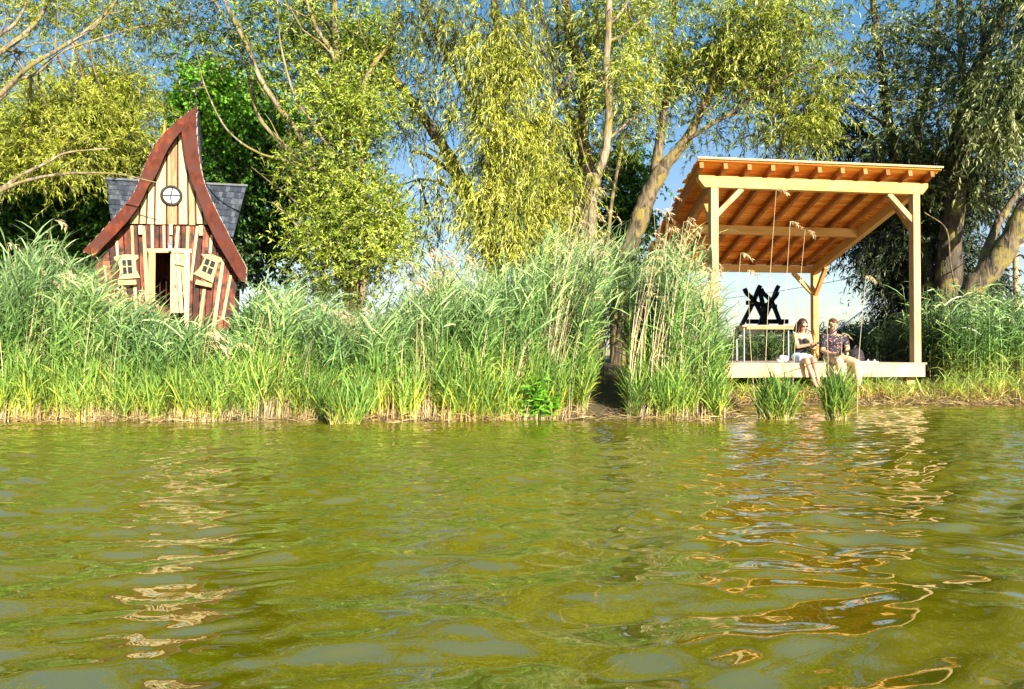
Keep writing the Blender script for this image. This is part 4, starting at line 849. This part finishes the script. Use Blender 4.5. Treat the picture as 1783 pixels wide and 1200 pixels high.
# utility pole and cable
r = empty('utility_pole', (X(1768, 42), 42, .6), 'pale wooden utility pole in the distance at the far right edge', 'pole')
a = MB(); pt = P(1768, 415, 42); tube(a, [(pt[0], 42, .3), tuple(pt)], [.2, .14], 10); a.build('pole', M['larch_pale'], r, smooth=True)
a = MB(); box(a, pt[0] - .9, pt[0] + .9, 41.78, 41.85, pt[2] - .5, pt[2] - .36); a.build('crossarm', M['deck'], r)
for dx in (-.8, 0, .8): a = MB(); tube(a, [(pt[0] + dx, 41.8, pt[2] - .358), (pt[0] + dx, 41.8, pt[2] - .2)], [.05, .03], 8); a.build('insulator', M['white'], r)
a = MB(); c0 = np.array([pt[0] - .8, 41.8, pt[2] - .2]); c1 = P(900, 520, 75); c1 = np.array(c1); tt = np.linspace(0, 1, 30)[:, None]
tube(a, c0 * (1 - tt) + c1 * tt - UP * (4 * tt * (1 - tt) * 1.9), .018, 5); tag(a.build('power_cable', M['black']), 'thin power cable sagging across the sky behind the shelter', 'cable')

# ------------------------------------------------------------------ people
def J(px, py, Y): return P(px, py, Y)
def hand(mb, wrist, dirv, palm_n, curl=.6, s=1.0):
    d = norm(dirv); pn = norm(palm_n); sd = norm(np.cross(d, pn)); w = np.array(wrist)
    capsule(mb, w, .022 * s, w + d * .05 * s, .026 * s, 10)
    for k in range(-1, 2): capsule(mb, w + d * .03 * s + sd * k * .016 * s, .015 * s, w + d * .085 * s + sd * k * .02 * s, .013 * s, 8)
    for k, L in zip((-1.5, -.5, .5, 1.5), (.066, .076, .072, .056)):
        p = w + d * .085 * s + sd * k * .0195 * s; q = d
        for j in range(3):
            q = norm(q * math.cos(curl * .6) + pn * math.sin(curl * .6 * (1 if j else .7))); p2 = p + q * L * s * (.42, .32, .26)[j]
            capsule(mb, p, (.0092 - j * .0008) * s, p2, (.0086 - j * .0008) * s, 8); p = p2
    p = w + d * .02 * s - sd * .024 * s; q = norm(d * .6 - sd * .8 + pn * .3); p2 = p + q * .045 * s; capsule(mb, p, .012 * s, p2, .0105 * s, 8); q = norm(d * .9 - sd * .2 + pn * .4); capsule(mb, p2, .0105 * s, p2 + q * .035 * s, .0085 * s, 8)
def foot(mb, ankle, dirv, s=1.0):
    d = norm(dirv); a = np.array(ankle); sd = norm(np.cross(d, UP)); dn = norm(np.cross(sd, d)) * -1
    if dn[2] > 0: dn = -dn
    capsule(mb, a - d * .03 * s + dn * .035 * s, .032 * s, a + d * .05 * s + dn * .03 * s, .034 * s); capsule(mb, a + d * .05 * s + dn * .035 * s, .033 * s, a + d * .12 * s + dn * .045 * s, .028 * s); 
    for k in (-1, 1): capsule(mb, a + d * .06 * s + dn * .045 * s + sd * k * .012, .024 * s, a + d * .125 * s + dn * .05 * s + sd * k * .022, .02 * s)
    for k, r_, L in zip((-2, -1, 0, 1, 2), (.014, .0105, .01, .0095, .009), (.04, .04, .035, .03, .024)):
        p = a + d * .135 * s + dn * .052 * s + sd * k * .0165 * s; capsule(mb, p, r_ * s, p + d * L * s, r_ * .85 * s, 8)
def head(mb, c, fwd, up, s=1.0):
    f = norm(fwd); u = norm(np.array(up) - f * np.dot(f, up)); r = np.cross(f, u); R = np.stack([r, f, u], 1)
    L = lambda x, y, z: np.array(c) + R @ np.array([x, y, z]) * s
    ellip(mb, L(0, -.012, .03), np.array((.074, .094, .088)) * s, R, 14); ellip(mb, L(0, .022, -.035), np.array((.058, .068, .075)) * s, R, 14)
    ellip(mb, L(0, .062, -.088), np.array((.026, .022, .02)) * s, R, 8); capsule(mb, L(0, .085, .012), .008 * s, L(0, .104, -.024), .0125 * s, 8)
    ellip(mb, L(-.012, .094, -.028), np.array((.008, .009, .007)) * s, R, 8); ellip(mb, L(.012, .094, -.028), np.array((.008, .009, .007)) * s, R, 8)
    capsule(mb, L(-.045, .072, .022), .011 * s, L(.045, .072, .022), .011 * s, 8)
    for k in (-1, 1): ellip(mb, L(k * .076, -.01, -.012), np.array((.012, .02, .032)) * s, R, 8); ellip(mb, L(k * .038, .062, -.03), np.array((.02, .02, .022)) * s, R, 8)
    capsule(mb, L(-.018, .083, -.058), .0075 * s, L(.018, .083, -.058), .0075 * s, 8)
    return L, R
def lips(L, R, s, par):
    a = MB(); ellip(a, L(0, .088, -.054), np.array((.022, .007, .0045)) * s, R, 8); ellip(a, L(0, .0885, -.062), np.array((.019, .007, .005)) * s, R, 8); a.build('lips', M['lip'], par, smooth=True)
def eyes(L, R, s, par):
    for k in (-1, 1):
        a = MB(); ellip(a, L(k * .031, .074, .003), np.array((.0125, .011, .006)) * s, R, 8); e_ = a.build('eye', M['white'], par, smooth=True)
        a = MB(); ellip(a, L(k * .031, .082, .002), np.array((.005, .004, .005)) * s, R, 8); a.build('pupil', M['black'], e_, smooth=True)
# --- woman
wm = empty('person', tuple(J(1393, 631, 14.36)), 'seated person with long brown hair, sunglasses, black top and pale shorts, bare feet dangling', 'person')
s = .93
Hp = J(1393, 622, 14.42); Ch = J(1396, 590, 14.42); Nk = J(1397, 580, 14.40); Hd = J(1398, 566.5, 14.35)
SL, SR = J(1384.5, 584, 14.40), J(1409, 584.5, 14.44)
EL, ER = J(1389, 604, 14.26), J(1413, 603, 14.34); WL, WR = J(1411, 600, 14.12), J(1415, 606, 14.14)
HL, HR = J(1389, 624, 14.40), J(1400, 624, 14.43); KL, KR = J(1405.5, 629, 14.06), J(1417.5, 627.5, 14.1); AL, AR = J(1417, 661, 14.02), J(1424.5, 662, 14.06)
b_ = MB()
for p, r in ((Hp, (.15, .105, .10)), (Hp * .5 + Ch * .5, (.108, .082, .12)), (Ch, (.128, .088, .10)), (J(1396.7, 584, 14.42), (.125, .07, .05))): ellip(b_, p, r)
for p in (J(1391, 592.5, 14.345), J(1401.5, 592.5, 14.35)): ellip(b_, p, (.05, .05, .05))
capsule(b_, J(1397, 584, 14.42), .05, J(1397.7, 573, 14.38), .045)
capsule(b_, SL, .047, EL, .036); capsule(b_, EL, .037, WL, .024); capsule(b_, SR, .047, ER, .036); capsule(b_, ER, .037, WR, .024)
capsule(b_, HL, .088, KL, .054); capsule(b_, HR, .088, KR, .054)
for K_, A_ in ((KL, AL), (KR, AR)): capsule(b_, K_, .051, A_, .031); mid = K_ * .7 + A_ * .3 + np.array([0, .015, 0]); ellip(b_, mid, (.05, .052, .09)); foot(b_, A_, (.42, -.55, -.62), .88)
HG = J(1417, 600, 14.06)                     # where the rod is gripped
hand(b_, WL, (.65, -.25, .2), (0.1, -.3, -1), 1.0, .9); hand(b_, WR, (.5, -.1, .35), (-.1, -.4, .9), 1.0, .9)
L, R = head(b_, Hd, (.22, -.9, -.32), (0.05, -.25, 1), s)
remeshed(b_, 'body', M['skin'], wm, .005)
WRIST = WL * .5 + WR * .5
lips(L, R, s, wm)
a = MB(); 
for p, r in ((J(1394, 611, 14.42), (.125, .095, .10)), (Hp * .4 + Ch * .6, (.118, .093, .12)), (J(1396, 593.5, 14.42), (.136, .096, .062))): ellip(a, p, r)
for p in (J(1391, 593, 14.343), J(1401.5, 593, 14.348)): ellip(a, p, (.055, .056, .052))
capsule(a, J(1389.5, 590, 14.335), .011, J(1388.5, 582, 14.40), .011, 8); capsule(a, J(1404, 590, 14.345), .011, J(1406, 582, 14.41), .011, 8); capsule(a, J(1388.5, 582, 14.40), .012, J(1389, 590, 14.5), .012, 8); capsule(a, J(1406, 582, 14.41), .012, J(1405, 590, 14.5), .012, 8)
remeshed(a, 'tank_top', M['topblack'], wm, .006)
a = MB(); ellip(a, Hp + UP * .005, (.168, .122, .108)); capsule(a, HL, .105, HL * .5 + KL * .5, .096); capsule(a, HR, .105, HR * .5 + KR * .5, .096); remeshed(a, 'shorts', M['denim'], wm, .008, 2)
a = MB(); ellip(a, L(0, -.028, .045), (.085, .096, .09), R)
for k in (-1, 1):
    for j in range(5): capsule(a, L(k * (.05 + .008 * j), .03 - .03 * j, .07 - .01 * j), .022, L(k * (.083 + .004 * j), .0 - .022 * j, -.06), .024); capsule(a, L(k * (.083 + .004 * j), .0 - .022 * j, -.06), .024, L(k * (.088 + .007 * j), .012 - .03 * j, -.15 - .012 * (j % 2)), .014)
for j in range(4): capsule(a, L((j - 1.5) * .035, -.085, .02), .03, L((j - 1.5) * .045, -.085, -.16), .02)
remeshed(a, 'hair', M['hairbrown'], wm, .006, 2)
a = MB()
for k in (-1, 1): ellip(a, L(k * .034, .088, .004), (.030, .010, .022), R, 10); capsule(a, L(k * .06, .082, .01), .004, L(k * .08, -.02, .012), .004, 6)
capsule(a, L(-.012, .097, .01), .004, L(.012, .097, .01), .004, 6); a.build('sunglasses', M['black'], wm, smooth=True)
# --- man
mn = empty('person', tuple(J(1452, 631, 14.5)), 'seated person with short hair, dark floral shirt and khaki trousers on the platform edge', 'person')
Hp = J(1451, 620, 14.56); Ch = J(1451, 594, 14.50); Hd = J(1450.5, 566.5, 14.36)
SL, SR = J(1434.5, 587, 14.5), J(1468, 587.5, 14.56); EL, ER = J(1432.5, 611, 14.42), J(1475.5, 606, 14.44); WL, WR = J(1447, 615.5, 14.22), J(1473, 614.5, 14.2)
HL, HR = J(1443, 622, 14.55), J(1460, 623, 14.58); KL, KR = J(1461, 629.5, 14.06), J(1492, 633, 14.2); AL, AR = J(1469, 667, 14.06), J(1495.5, 669, 14.12)
b_ = MB()
for p, r in ((Hp, (.165, .12, .11)), (Hp * .5 + Ch * .5, (.15, .11, .16)), (Ch, (.175, .12, .13)), (J(1451, 586, 14.5), (.17, .085, .06))): ellip(b_, p, r)
capsule(b_, J(1451, 586, 14.49), .062, J(1450.7, 574, 14.42), .057)
capsule(b_, SL, .06, EL, .046); capsule(b_, EL, .046, WL, .03); capsule(b_, SR, .06, ER, .046); capsule(b_, ER, .046, WR, .03)
for H_, K_, A_ in ((HL, KL, AL), (HR, KR, AR)): capsule(b_, H_, .092, K_, .062); capsule(b_, K_, .06, A_, .036)
foot(b_, AL, (.5, -.65, -.45), 1.0); foot(b_, AR, (.62, -.55, -.42), 1.05)
hand(b_, WL, (.7, -.4, .05), (.1, -.4, -.9), 1.1, 1.05); hand(b_, WR, (-.2, -.75, .05), (-.3, -.2, -.9), 1.2, 1.05)
L, R = head(b_, Hd, (.06, -.85, -.42), (0.04, -.4, 1), .98)
remeshed(b_, 'body', M['skin2'], mn, .0055)
lips(L, R, .98, mn); eyes(L, R, .98, mn)
a = MB()
for p, r in ((Hp + UP * .02, (.18, .135, .10)), (Hp * .5 + Ch * .5, (.168, .128, .165)), (Ch, (.188, .133, .13)), (J(1451, 587, 14.5), (.18, .095, .06))): ellip(a, p, r)
capsule(a, SL, .075, SL * .4 + EL * .6, .074); capsule(a, SR, .075, SR * .4 + ER * .6, .074); capsule(a, J(1451, 586, 14.49), .072, J(1451, 581.5, 14.47), .066); remeshed(a, 'shirt', M['shirt'], mn, .007, 2)
a = MB(); ellip(a, Hp - UP * .02, (.178, .135, .10))
for H_, K_, A_ in ((HL, KL, AL), (HR, KR, AR)): capsule(a, H_, .108, K_, .08); capsule(a, K_, .078, K_ * .15 + A_ * .85, .06); ellip(a, K_ * .7 + A_ * .3 + np.array([0, .015, 0]), (.074, .08, .1))
remeshed(a, 'trousers', M['khaki'], mn, .008, 2)
a = MB(); ellip(a, L(0, -.03, .05), (.08, .09, .082), R); ellip(a, L(0, .03, .095), (.062, .05, .028), R); 
for k in (-1, 1): ellip(a, L(k * .066, -.02, .015), (.018, .045, .045), R)
remeshed(a, 'hair', M['hairred'], mn, .006, 2)
# rods, bags
def rod(name_label, p0, p1, grip, mat='rodblue'):
    p0, p1 = np.array(p0), np.array(p1); r = empty('fishing_rod', tuple(p0), name_label, 'fishing rod'); d = norm(p1 - p0)
    a = MB(); tube(a, smooth_pts([p0, p0 * .5 + p1 * .5 - UP * .01, p1], 5), np.linspace(.016, .007, 11), 8); a.build('blank', M[mat], r, smooth=True)
    a = MB(); tube(a, [p0 - d * .06, p0 + d * grip], .016, 8); a.build('grip', M['black'], r, smooth=True)
    a = MB(); c = p0 + d * grip * .8 - UP * .045; ellip(a, c, (.025, .03, .03)); tube(a, [c, c + UP * .035], .008, 6); a.build('reel', M['black'], r, smooth=True)
rod('blue fishing rod held by the seated woman, pointing up to the right across the man', WRIST + np.array([.03, -.05, .0]), P(1531, 519, 13.7), .22)
rod('dark fishing rod lying across the lap of the man in the floral shirt', J(1481, 610.5, 14.12), P(1424, 622, 13.1), .3, 'black')
a = MB(); c = J(1362, 627, 14.45); c[2] = ZD + .075
for k in range(7): ellip(a, c + rng.normal(0, .035, 3) * [1.6, 1, .6], (.07, .06, .055))
o = remeshed(a, 'cloth_bag', M['white'], None, .008, 2); tag(o, 'crumpled white cloth bag on the platform left of the seated woman', 'bag')
r = empty('backpack', (J(1491, 631, 14.85)[0], 14.85, ZD), 'dark backpack leaning behind the seated man on the platform', 'backpack'); a = MB(); c = np.array([J(1491, 620, 14.85)[0], 14.85, ZD + .14])
ellip(a, c, (.15, .1, .16)); ellip(a, c - UP * .05, (.165, .11, .1)); remeshed(a, 'bag_body', M['topblack'], r, .008, 2); a = MB(); ellip(a, c + [0, -.09, -.04], (.1, .04, .07)); a.build('front_pocket', M['shirt'], r, smooth=True); a = MB(); tube(a, smooth_pts([c + [-.05, 0, .14], c + [0, 0, .2], c + [.05, 0, .14]], 5), .01, 6); a.build('handle', M['black'], r)
for k, (px, lb) in enumerate(((1508, 'pale sandal lying on the platform edge nearest the backpack'), (1519, 'pale sandal lying tipped further right on the platform edge'))):
    c = J(px, 631, 14.55); r = empty('sandal', (c[0], 14.55, ZD), lb, 'sandal', 'pale sandals on the platform'); a = MB()
    for t_ in np.linspace(-1, 1, 7): ellip(a, (c[0] + t_ * .09, 14.55 + .01 * t_, ZD + .017), (.035, .038, .015), n=8)
    a.build('sole', M['white'], r, smooth=True); a = MB(); tube(a, smooth_pts([(c[0] + .03, 14.51, ZD + .02), (c[0] + .04, 14.55, ZD + .065), (c[0] + .03, 14.59, ZD + .02)], 5), .009, 6); a.build('strap', M['white'], r, smooth=True)
